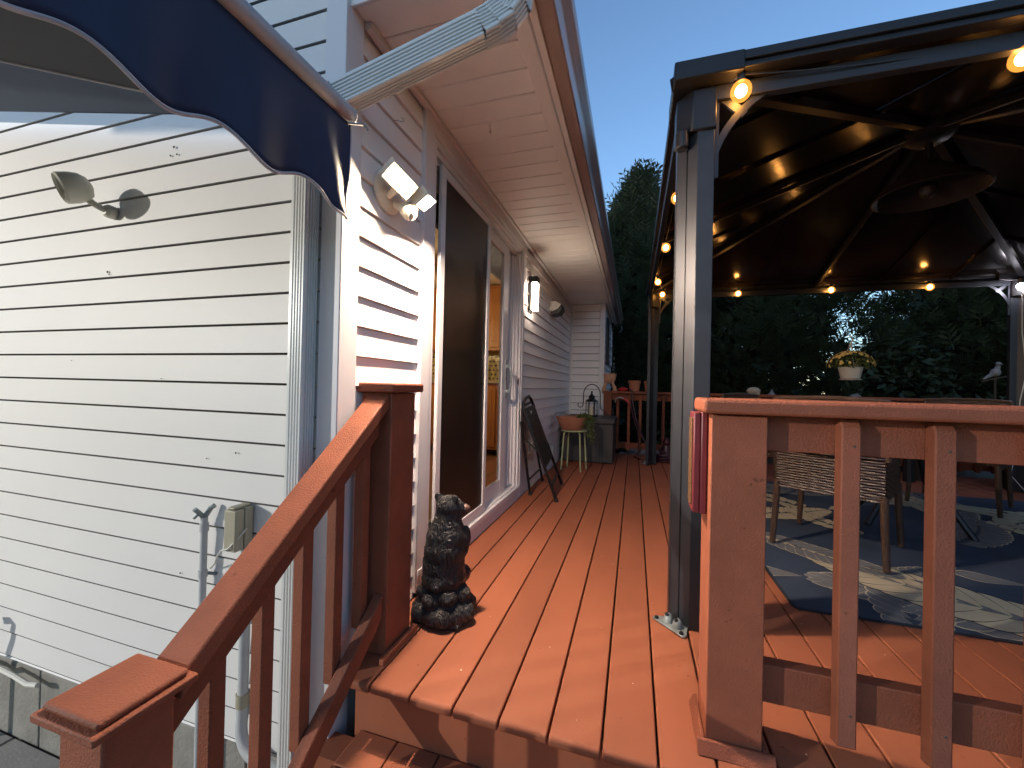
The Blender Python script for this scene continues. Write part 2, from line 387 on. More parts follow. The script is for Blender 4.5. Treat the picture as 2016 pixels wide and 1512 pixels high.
w = MB(); siding_x(w, -7.5, -1.005, YW, -0.335, 4.6); w.box(-7.5, -0.965, YW + .024, YW + .1, -0.335, 4.6)
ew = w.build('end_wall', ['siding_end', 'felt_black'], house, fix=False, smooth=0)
for x, z, r in ((-1.718, 1.846, .005), (-1.735, 1.815, .004), (-1.700, 1.815, .004), (-2.085, 1.385, .005), (-2.075, 1.374, .003), (-1.36, .69, .0035), (-1.62, .22, .003), (-1.50, .66, .0025), (-2.3, 1.02, .002), (-1.75, .95, .002)):
    MB().lathe([(r, 0), (r * .6, .003)], (x, YW - .013, z), 7, (0, -1, .1)).build('wall_mark', 'dirt_fleck', ew)
# foundation of split-face blocks
fb = MB().box(-7.5, -0.96, YW + .02, YW + .22, GZ - .1, -0.33)
fb.cur = 0
x = -7.4; i = 0
for x in [-7.3 + .4 * k for k in range(16)]:
    fb.box(x + .003, min(x + .397, -.965), YW + .008, YW + .03, GZ - .1, -0.36)
fb.build('foundation', 'concrete', house, bevel=0.006)
# wall along the deck, in three pieces round the door opening, then the jog and the far wall
D0, D1, DT = 1.588, 3.319, 2.13
w = MB(); siding_y(w, 1.165, D0, XC, 0.0, 2.21); siding_y(w, D1, 6.06, XC, 0.0, 2.21)
w.box(XC - .12, XC - .006, YW + .02, D0 + .05, GZ, 2.3); w.box(XC - .12, XC - .006, D1 - .05, 6.06, GZ, 2.3); w.box(XC - .12, XC - .006, D0 + .05, D1 - .05, DT - .03, 2.3)
w.build('side_wall', 'siding', house, fix=False, smooth=0)
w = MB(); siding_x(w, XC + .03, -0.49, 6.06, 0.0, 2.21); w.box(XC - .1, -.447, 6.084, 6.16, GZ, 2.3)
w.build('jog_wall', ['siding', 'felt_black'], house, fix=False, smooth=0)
w = MB(); siding_y(w, 6.11, 8.45, -.44, -.3, 2.3); w.box(-.56, -.446, 6.16, 8.45, GZ, 2.4); w.box(-.56, -.446, 8.45, 8.5, GZ, 2.4)
w.build('far_wall', 'siding', house, fix=False, smooth=0)
# corner boards
w = MB().prism([(-1.003, YW - .022), (-.921, YW - .022), (-.921, 1.168), (-.937, 1.168), (-.937, YW + .02), (-1.003, YW + .02)], -.27, 4.6)
w.build('corner_board', 'white_trim', house, bevel=.003)
w = MB().prism([(-.50, 6.035), (-.424, 6.035), (-.424, 6.115), (-.444, 6.115), (-.444, 6.064), (-.50, 6.064)], -.2, 2.209).build('corner_board', 'white_trim', house, bevel=.003)
MB().box(XC, XC + .035, 6.03, 6.06, 0, 2.21).build('corner_trim', 'white_trim', house, bevel=.003)
# soffit: V-grooved panels running across the overhang
SX = -.425
w = MB(); y = 1.115; w.box(XC - .1, SX + .0, 1.115, 8.5, 2.225, 2.25)
while y < 8.48:
    y2 = min(y + .1335, 8.5); w.prism([(y + .0, 2.2245), (y + .0, 2.2135), (y + .004, 2.210), (y2 - .0065, 2.210), (y2 - .0025, 2.2135), (y2 - .0025, 2.2245)], XC - .0, SX + .002, 'yz'); y = y2
w.build('soffit', 'soffit', house)
w = MB().box(XC + .017, XC + .045, 1.17, 6.06, 2.185, 2.2095)                                   # F-channel at the wall
w.build('soffit_trim', 'white_trim', house, bevel=.003)
w = MB()
w.box(SX, SX + .058, 1.118, 8.5, 2.198, 2.215).box(SX + .0585, SX + .062, 1.118, 8.5, 2.200, 2.215)
w.box(SX + .066, SX + .092, 1.118, 8.5, 2.194, 2.34).box(SX - .002, SX + .09, 1.109, 1.1165, 2.2, 2.36)
w.build('fascia', 'soffit', house, bevel=.002)
w = MB().box(XC - .06, SX + .09, 1.095, 1.108, 2.197, 2.36)
w.build('eave_end_cap', 'white_trim', house, bevel=.003)
# K-style gutter
gp = [(.0, .12), (.0, .0), (.052, .0), (.060, .006), (.066, .03), (.078, .055), (.098, .075), (.104, .09), (.104, .118), (.092, .12), (.092, .114), (.098, .112), (.098, .092), (.093, .08), (.073, .060), (.060, .034), (.054, .010), (.05, .006), (.006, .006), (.006, .12)]
gx = SX + .093
w = MB().prism([(gx + a, 2.203 + b) for a, b in gp], 1.105, 8.62, 'xz'); w.prism([(gx + a, 2.203 + b) for a, b in gp[:10]], 1.10, 1.1045, 'xz')
w.prism([(gx + a, 2.203 + b) for a, b in gp[:10]], 8.62, 8.625, 'xz')
w.build('gutter', 'gutter_white', house, smooth=30)
# roof above the eave, with the gable seen from other positions
w = MB()
w.prism([(SX + .12, 2.325), (SX + .12, 2.345), (-3.9, 4.65), (-3.9, 4.60)], 1.0, 8.6, 'xz').prism([(-7.9, 2.325), (-7.9, 2.345), (-3.9, 4.65), (-3.9, 4.60)], 1.0, 8.6, 'xz')
w.build('roof', 'shingle', house)
# window with shutters on the far wall
wf = MB().box(-.44, -.412, 6.95, 7.75, 1.35, 1.38).box(-.44, -.412, 6.95, 7.75, 2.03, 2.06).box(-.44, -.412, 6.95, 6.98, 1.35, 2.06).box(-.44, -.412, 7.72, 7.75, 1.35, 2.06).box(-.43, -.415, 6.97, 7.73, 1.69, 1.715).build('window', 'white_trim', house)
MB().box(-.436, -.428, 6.97, 7.73, 1.37, 2.04).build('pane', 'lens_dark', wf)
for ya in (6.30, 7.78):
    s_ = MB().box(-.424, -.398, ya, ya + .04, 1.33, 2.05).box(-.424, -.398, ya + .33, ya + .37, 1.33, 2.05).box(-.424, -.398, ya + .04, ya + .33, 1.33, 1.38).box(-.424, -.398, ya + .04, ya + .33, 2.0, 2.05)
    for k in range(20): s_.obox((-.408, ya + .185, 1.395 + k * .031), (0, 1, 0), (1, 0, -.8), (.8, 0, 1), .29, .024, .004)
    s_.build('shutter', 'gz_post', house, 'grey louvred shutter')
w = MB().tube([(-.27, 8.45, 2.25), (-.27, 8.45, 2.15), (-.30, 8.42, 2.08), (-.38, 8.36, 2.0), (-.41, 8.34, 1.92), (-.41, 8.34, -.3)], .03, 8).build('downspout', 'downspout_white', house)

# front downspout: diagonal run from the gutter outlet to the corner, then down the end wall
def corrugated(mb, a, b, wx, wy, side, n=5, up=(0, 0, 1)):
    """box tube from a to b; side = unit vector of the wide face normal"""
    a = Vector(a); b = Vector(b); d = (b - a).normalized(); nrm = Vector(side); nrm = (nrm - d * nrm.dot(d)).normalized(); t = d.cross(nrm)
    prof = []
    def face(p0, p1, q):                          # ribs on one face, from p0 to p1, outward q
        L = (p1 - p0).length; e = (p1 - p0).normalized(); k = max(3, int(L / .0145)); out = [p0 + e * .0035]
        step = (L - .018) / k
        for i in range(k):
            s0 = .009 + i * step
            out += [p0 + e * (s0), p0 + e * (s0 + step * .15) - q * .0055, p0 + e * (s0 + step * .40) - q * .0055, p0 + e * (s0 + step * .60)]
        out.append(p1 - e * .0035); return out
    hx, hy = wx / 2, wy / 2
    c = [(-hx, -hy), (hx, -hy), (hx, hy), (-hx, hy)]; qs = [(0, -1), (1, 0), (0, 1), (-1, 0)]
    for i in range(4): prof += [Vector(p) for p in face(Vector(c[i]), Vector(c[(i+1) % 4]), Vector(qs[i]))]
    bse = len(mb.v); m = len(prof)
    for P in (a, b):
        for p in prof: mb.v.append(P + t * p[0] - nrm * p[1])
    for i in range(m): mb.f.append((bse + i, bse + (i+1) % m, bse + m + (i+1) % m, bse + m + i)); mb.m.append(mb.cur)
ds = thing('downspout', (-1.04, 1.06, GZ), 'white corrugated downspout running diagonally under the eave and down the wall corner', 'downspout')
A_ = Vector((-.466, 1.13, 2.040)); B_ = Vector((-.935, 1.066, 1.868))
w = MB(); corrugated(w, A_, B_, .088, .060, (-.2, -1, -.12)); w.build('diagonal_pipe', 'downspout_white', ds, smooth=25)
el = MB()
pts = [A_, A_ + Vector((.034, .010, .020)), A_ + Vector((.066, .022, .046)), A_ + Vector((.090, .032, .085)), A_ + Vector((.100, .036, .165))]
for i in range(len(pts) - 1):
    d_ = (pts[i+1] - pts[i]); corrugated(el, pts[i] - d_ * .12, pts[i+1] + d_ * .12, .090 + .003 * (i % 2), .064 + .003 * (i % 2), (-.2, -1, -.12))
el.build('elbow', 'downspout_white', ds, smooth=25)
el = MB(); pts = [B_ + (B_ - A_) * .0, Vector((-.99, 1.065, 1.840)), Vector((-1.030, 1.062, 1.79)), Vector((-1.04, 1.061, 1.72))]
for i in range(len(pts) - 1):
    d_ = (pts[i+1] - pts[i]); corrugated(el, pts[i] - d_ * .12, pts[i+1] + d_ * .12, .067 + .003 * (i % 2), .088 + .003 * (i % 2) if i == 0 else .066, (-.0, -1, .1))
el.build('elbow', 'downspout_white', ds, smooth=25)
w = MB(); corrugated(w, (-1.043, 1.052, 1.74), (-1.043, 1.052, -.58), .062, .060, (0, -1, 0)); w.build('wall_pipe', 'downspout_white', ds, smooth=25)

# ------------------------------------------------------------------ sliding door
door = thing('sliding_door', (XC, 2.4, .0), 'white sliding patio door with a dark insect screen half closed', 'door')
w = MB()
w.box(XC - .02, XC + .030, D0, 1.672, 0.02, DT + .07).box(XC - .02, XC + .024, 1.672, 1.705, 0.02, DT)
w.box(XC - .02, XC + .030, 3.262, D1, 0.02, DT + .07).box(XC - .02, XC + .024, 3.225, 3.262, 0.02, DT)
w.box(XC - .02, XC + .030, 1.672, 3.262, DT - .01, DT + .07).box(XC - .02, XC + .024, 1.705, 3.225, DT - .045, DT - .01)
w.build('casing', 'white_trim', door, bevel=.003)
w = MB()
w.box(XC - .09, XC + .008, 1.705, 1.725, .12, DT - .045).box(XC - .09, XC + .008, 3.19, 3.225, .12, DT - .045)
w.box(XC - .09, XC - .055, 3.015, 3.19, .12, DT - .045)
for k in range(6): w.box(XC - .054, XC - .050 + .006 * k + (.006 if k % 2 else 0), 3.030 + k * .026, 3.044 + k * .026, .145, DT - .10)
w.box(XC - .09, XC + .012, 1.725, 3.19, DT - .075, DT - .046)
for k in (0, 1, 2): w.box(XC - .075 + k * .03, XC - .068 + k * .03, 1.725, 3.19, DT - .095, DT - .075)
w.build('frame', 'white_trim', door, bevel=.002)
w = MB().box(XC - .09, XC + .034, 1.60, 3.30, .085, .118).box(XC - .09, XC + .012, 1.725, 3.19, .118, .128).box(XC + .002, XC + .022, 1.62, 3.28, .002, .085)
for k in (0, 1, 2): w.box(XC - .075 + k * .03, XC - .070 + k * .03, 1.725, 3.19, .128, .142)
w.build('sill', 'white_trim', door, bevel=.003)
MB().box(XC + .000, XC + .006, 1.706, 1.735, .13, DT - .08).build('weather_strip', 'weather_strip', door)
# insect screen panel (outermost track)
w = MB().box(XC + .000, XC + .018, 1.775, 1.822, .13, 2.04).box(XC + .000, XC + .018, 2.435, 2.478, .13, 2.04).box(XC + .001, XC + .017, 1.822, 2.435, 1.995, 2.04).box(XC + .001, XC + .017, 1.822, 2.435, .13, .185)
sp = w.build('screen_panel', 'white_trim', door, bevel=.002)
MB().box(XC + .007, XC + .009, 1.822, 2.435, .185, 1.995).build('mesh', 'screen_mesh', sp)
# glazed sashes
for k, (ya, yb, xo) in enumerate(((2.44, 3.01, -.03), (1.73, 2.50, -.06))):
    x0, x1 = XC + xo - .012, XC + xo + .012; z0, z1 = .135, DT - .08; st = .075; sr_ = .13 if k == 0 else .075
    w = MB().box(x0, x1, ya, ya + st, z0, z1).box(x0, x1, yb - sr_, yb, z0, z1).box(x0 + .001, x1 - .001, ya + st, yb - sr_, z1 - .09, z1).box(x0 + .001, x1 - .001, ya + st, yb - sr_, z0, z0 + .11)
    s_ = w.build('sash', 'white_trim', door, bevel=.003)
    MB().box(XC + xo - .003, XC + xo + .003, ya + st, yb - sr_, z0 + .11, z1 - .09).build('glass', 'glass', s_)
    if k == 0:
        hw = MB().box(x1, x1 + .006, yb - .055, yb - .028, .86, 1.16).box(x1 + .006, x1 + .03, yb - .050, yb - .036, .90, .925).box(x1 + .006, x1 + .03, yb - .050, yb - .036, 1.095, 1.12)
        hw.tube([(x1 + .03, yb - .043, .90), (x1 + .042, yb - .043, .95), (x1 + .044, yb - .043, 1.01), (x1 + .042, yb - .043, 1.07), (x1 + .03, yb - .043, 1.12)], .010, 8)
        hw.build('handle', 'galvanised', s_)
MB().box(XC + .014, XC + .020, 3.20, 3.213, .97, 1.02).build('latch_keeper', 'black_metal', door)

# kitchen seen through the glass
kit = thing('kitchen_room', (-2.6, 3.6, 0), 'warm lit kitchen behind the patio door glass', 'room')
w = MB().box(-5, XC - .13, 1.2, 5.9, -.02, .08); w.build('room_floor', 'room_floor', kit)
w = MB().box(-5, XC - .13, 5.3, 5.4, .08, 2.3).box(-5.1, -5, 1.2, 5.9, .08, 2.3).box(-5, XC - .13, 1.2, 1.25, .08, 2.3); w.build('room_wall', 'plaster', kit)
w = MB().box(-5, XC - .13, 1.25, 5.3, 2.3, 2.35); w.build('room_ceiling', 'plaster', kit)
tag(MB().box(XC - .20, XC - .17, 1.7, 3.3, 1.88, 2.25).build('window_valance', 'cushion'), 'dark cloth valance across the top of the patio door, inside the kitchen', 'valance')
kc = thing('kitchen_cabinets', (-2.2, 5.0, .08), 'orange wood kitchen cabinets with yellow dotted tile, seen through the door glass', 'cabinet')
w = MB()
for k in range(7):
    x = -4.6 + k * .5
    w.box(x, x + .49, 4.70, 5.29, .16, .98).box(x + .03, x + .46, 4.685, 4.70, .20, .94).box(x + .08, x + .41, 4.68, 4.686, .27, .87)
w.build('lower_cabinet', 'orange_wood', kc, bevel=.003)
w = MB()
for k in range(7):
    x = -4.6 + k * .5
    w.box(x, x + .49, 4.95, 5.29, 1.42, 2.28).box(x + .03, x + .46, 4.935, 4.95, 1.46, 2.24).box(x + .08, x + .41, 4.93, 4.936, 1.54, 2.16)
w.build('upper_cabinet', 'orange_wood', kc, bevel=.003)
w = MB().box(-4.62, -1.09, 4.66, 5.29, .985, 1.02); w.build('countertop', 'counter', kc, bevel=.004)
w = MB().box(-4.62, -1.09, 5.27, 5.285, 1.02, 1.42); w.cur = 1
for i in range(58):
    for j in range(6):
        w.obox((-4.58 + i * .06 + .03 * (j % 2), 5.268, 1.055 + j * .06), (1, 0, 1), (0, 1, 0), (-1, 0, 1), .026, .004, .026)
w.build('backsplash', ['tile_yellow', 'tile_dot'], kc)
fc = MB().tube([(-2.0, 5.05, 1.02)] + arc((-2.0, 4.95, 1.28), .1, 0, pi, 8, (0, 1, 0), (0, 0, 1)) + [(-2.0, 4.85, 1.24)], .012, 8)
fc.lathe([(.03, 0), (.03, .03)], (-2.0, 5.05, 1.02), 12)
tag(fc.build('faucet', 'metal_bare'), 'steel gooseneck faucet by the tiled kitchen counter', 'faucet')
pl = thing('ceiling_lamp', (-2.35, 3.9, 1.75), 'brass ceiling lamp glowing inside the kitchen', 'lamp')
MB().tube([(-2.35, 3.9, 2.3), (-2.35, 3.9, 1.92)], .006, 6).lathe([(.03, .17), (.06, .15), (.16, .10), (.18, .085), (.17, .085)], (-2.35, 3.9, 1.75), 20).build('lamp_shade', 'brass', pl)
MB().ell((-2.35, 3.9, 1.81), (.05, .05, .06), 12).build('bulb', 'kitchen_glow', pl)
lamp('kitchen_light', 'POINT', (-2.35, 3.9, 1.60), 20, (1, .68, .36), pl, .08)
# ================================================================== DECK
BP = .1432
deck = thing('deck', (1.6, 3.6, 0), 'red brown painted wooden deck of long boards running away from the steps', 'deck')
NB = 0
xg = -.637 - 2 * BP
random.seed(11)
x = xg
while x < 4.45:
    x0 = max(x + .0032, -.936); x1 = x + BP - .0032
    b = MB(); r = .006; T = .032; ye = 1.085 + random.uniform(-.002, .002)
    # bullnosed front end profile in y-z, rounded long edges by bevel
    prof = [(ye + .014, -T), (ye + .006, -T + .002), (ye + .0015, -T + .007), (ye, -T + .013), (ye, -.012), (ye + .0015, -.006), (ye + .006, -.0018), (ye + .014, 0), (6.16, 0), (6.16, -T)]
    b.prism(prof, x0, x1, 'yz')
    ob = b.build('deck_board', 'deck_paint', deck, bevel=.0035, smooth=50); NB += 1
    ob.location.z = random.uniform(-.0012, .0006)
    x += BP
MB().box(-.86, 4.44, 1.126, 1.16, -.62, -.034).build('rim_board', 'deck_paint', deck, bevel=.003)
MB().box(4.40, 4.44, 1.16, 6.14, -.3, -.034).box(-.40, 4.39, 6.10, 6.14, -.3, -.034).build('rim_board', 'deck_paint', deck, bevel=.003)
w = MB()
for y in (2.0, 3.0, 4.0, 5.0): w.box(-.93, 4.39, y, y + .04, -.20, -.034)
w.build('joist', 'bark', deck)
MB().box(-.805, -.785, 1.17, 1.39, .001, .022).build('trim_strip', 'deck_paint', deck, bevel=.003)
for (fx, fy, fs) in ((-.05, 2.56, .008), (-.045, 2.15, .006), (.02, 2.12, .007), (-.44, 1.50, .006), (-.30, 1.46, .005), (.005, 1.24, .006), (.10, 1.17, .004)): pass
w = MB(); random.seed(21)
for k in range(46):
    fx = random.uniform(-.75, .9); fy = random.uniform(1.15, 4.5); fs = random.choice((.0012, .0016, .002, .003))
    w.prism([(fx + fs * random.uniform(.6, 1.3) * cos(t), fy + fs * random.uniform(.6, 1.6) * sin(t)) for t in (0, 1.2, 2.4, 3.7, 5)], .0005, .0016)
w.build('paint_chip', 'paint_fleck', deck)['kind'] = 'stuff'

# steps
st = thing('steps', (-.1, .7, GZ), 'red brown painted wooden steps at the front edge of the deck', 'steps')
x = -.835
k = 0
w = MB(); w.box(-.835, 1.0, .86, .992, -.206, -.18).build('tread', 'deck_paint', st, bevel=.004)
while x < .98:
    x1 = min(x + .1435, 1.0)
    MB().box(x + .002, x1 - .002, .997, 1.122, -.206, -.1805).build('tread_board', 'deck_paint', st, bevel=.004); x += .1435
MB().box(-.835, 1.0, .62, .88, -.385, -.36).build('tread', 'deck_paint', st, bevel=.004)
MB().box(-.835, 1.0, .38, .64, -.565, -.54).build('tread', 'deck_paint', st, bevel=.004)
MB().box(-.80, 1.0, .885, .905, -.36, -.206).box(-.80, 1.0, .645, .665, -.54, -.385).box(-.80, 1.0, .42, .44, GZ, -.565).build('riser', 'deck_paint', st)
for xs in (-.80, .98):
    MB().prism([(1.108, -.207), (.90, -.207), (.90, -.386), (.66, -.386), (.66, -.566), (.42, -.566), (.42, GZ), (.62, GZ), (1.108, -.45)], xs, xs + .02, 'yz').build('stringer', 'deck_paint', st)
# small stained wedge at the deck corner beside the top tread
MB().prism([(-.93, 1.02), (-.842, 1.02), (-.842, 1.108), (-.93, 1.108)], -.5, -.20).build('side_block', 'deck_paint', st)

# ================================================================== STAIR RAILING (left)
sr = thing('stair_railing', (-.868, .85, GZ), 'red brown stair railing with square balusters beside the white wall', 'railing')
nw = MB().box(-.930, -.808, 1.215, 1.372, .001, .918).build('newel_post', 'rail_paint', sr, bevel=.004)
cp = MB().box(-.957, -.785, 1.190, 1.397, .920, .953).build('cap', 'rail_paint', nw, bevel=.007, seg=3)
nw = MB().box(-.925, -.815, .435, .545, GZ, .374).build('newel_post', 'rail_paint', sr, bevel=.004)
cp = MB().box(-.950, -.788, .409, .567, .374, .388).build('cap', 'rail_paint', nw, bevel=.003)
MB().prism([(-.940, .419), (-.798, .419), (-.798, .557), (-.940, .557)], .388, .402).build('cap_block', 'rail_paint', nw, bevel=.006, seg=3)
sl = .803
def zr(y): return .914 + (y - 1.213) * sl
w = MB().prism([(1.213, zr(1.213)), (.556, zr(.556)), (.556, zr(.556) - .052), (1.213, zr(1.213) - .052)], -.902, -.814, 'yz'); w.build('handrail', 'rail_paint', sr, bevel=.005, seg=3)
w = MB().prism([(1.2135, zr(1.2135) - .054), (.5455, zr(.5455) - .054), (.5455, zr(.5455) - .145), (1.2135, zr(1.2135) - .145)], -.890, -.852, 'yz'); w.build('upper_rail', 'rail_paint', sr, bevel=.004)
w = MB().prism([(1.2135, .215), (.5455, .215 - .668 * sl), (.5455, .215 - .668 * sl - .082), (1.2135, .215 - .082)], -.860, -.822, 'yz'); w.build('bottom_rail', 'rail_paint', sr, bevel=.004)
for yb_ in (.665, .790, .915, 1.04, 1.165):
    top = zr(yb_) - .10; bot = .215 - (1.2135 - yb_) * sl - .04
    MB().prism([(yb_ - .018, bot - .018 * sl), (yb_ + .018, bot + .018 * sl), (yb_ + .018, top + .018 * sl), (yb_ - .018, top - .018 * sl)], -.900, -.864, 'yz').build('baluster', 'rail_paint', sr, bevel=.003)

# ================================================================== FRONT RAILING (right)
fr_ = thing('deck_railing', (1.5, 1.25, 0), 'red brown railing along the front of the deck, right of the steps', 'railing', 'railings round the deck')
nw = MB().box(.200, .3325, 1.181, 1.315, .002, .888).build('newel_post', 'rail_paint', fr_, bevel=.003)
MB().prism([(1.152, .001), (1.1795, .001), (1.1795, .030), (1.170, .030)], .178, .360, 'yz').prism([(.178, .001), (.1985, .001), (.1985, .030), (.190, .030)], 1.1805, 1.34, 'xz').prism([(.334, .001), (.360, .001), (.345, .030), (.334, .030)], 1.1805, 1.34, 'xz').build('base_trim', 'rail_paint', nw, bevel=.002)
MB().box(.176, 4.36, 1.150, 1.330, .891, .931).build('cap_rail', 'rail_paint', fr_, bevel=.010, seg=3)
MB().box(.3330, 4.36, 1.222, 1.262, .795, .890).build('top_rail', 'rail_paint', fr_, bevel=.003)
MB().box(.3330, 4.36, 1.222, 1.262, .128, .228).build('bottom_rail', 'rail_paint', fr_, bevel=.003)
k = 0
xb = .513
while xb < 4.25:
    yb_ = 1.1835
    o_ = MB().prism([(yb_ + .0015, .085), (yb_ + .037, .075), (yb_ + .037, .889), (yb_ + .016, .889), (yb_, .868), (yb_, .088)], xb - .0205, xb + .0205, 'yz').build('baluster', 'rail_paint', fr_, bevel=.004)
    MB().lathe([(.0035, 0), (.0022, .0015)], (xb + .006, yb_, .822), 7, (0, -1, 0)).lathe([(.0035, 0), (.0022, .0015)], (xb + .006, yb_, .165), 7, (0, -1, 0)).build('nail_head', 'screw', o_)
    xb += .183
for xp in (1.60, 2.95, 4.30):
    MB().box(xp - .045, xp + .045, 1.2635, 1.325, .001, .890).build('post', 'rail_paint', fr_, bevel=.003)

# far railing and right hand railing
def simple_rail(a, b, label, npost, nb, gap_from=None):
    a = Vector(a); b = Vector(b); d = (b - a); L = d.length; d.normalize(); nrm = Vector((-d.y, d.x, 0))
    t = thing('deck_railing', (a + b) / 2, label, 'railing', 'railings round the deck')
    def bx(s0, s1, o0, o1, z0, z1):
        return MB().obox(a + d * (s0 + s1) / 2 + nrm * (o0 + o1) / 2 + Vector((0, 0, (z0 + z1) / 2)), d, nrm, (0, 0, 1), s1 - s0, o1 - o0, z1 - z0)
    bx(-.02, L + .02, -.07, .07, .886, .921).build('cap_rail', 'rail_paint', t, bevel=.005)
    bx(0, L, .022, .062, .79, .885).build('top_rail', 'rail_paint', t, bevel=.003)
    bx(0, L, .022, .062, .085, .175).build('bottom_rail', 'rail_paint', t, bevel=.003)
    for i in range(npost):
        s = .055 + (L - .11) * i / (npost - 1); bx(s - .055, s + .055, -.065, .0205, .001, .885).build('post', 'rail_paint', t, bevel=.003)
    for i in range(nb):
        s = .12 + (L - .24) * (i + .5) / nb; bx(s - .02, s + .02, -.018, .0215, .07, .875).build('baluster', 'rail_paint', t, bevel=.003)
    return t
simple_rail((-.42, 6.06, 0), (4.36, 6.06, 0), 'red brown railing at the far end of the deck with pots on its cap', 6, 29)
simple_rail((4.36, 6.0, 0), (4.36, 1.34, 0), 'red brown railing along the right side of the deck beyond the rug', 5, 27)

# maroon box sign on the newel
sg = thing('box_sign', (.182, 1.27, .6), 'maroon box plaque with carved gold front hung on the railing post', 'plaque')
MB().box(.162, .1805, 1.222, 1.305, .610, .890).build('front_frame', 'maroon', sg, bevel=.004)
MB().box(.181, .1985, 1.220, 1.307, .608, .892).build('back_box', 'maroon', sg, bevel=.004)
w = MB(); random.seed(9)
for i in range(26):
    z = .63 + i * .0095 + random.uniform(-.002, .002); w.ell((.1632, 1.263 + .022 * sin(i * 1.7), z), (.006, random.uniform(.008, .016), random.uniform(.006, .011)), 8)
w.box(.1595, .1625, 1.232, 1.295, .63, .872)
w.build('carving', 'gold', sg)
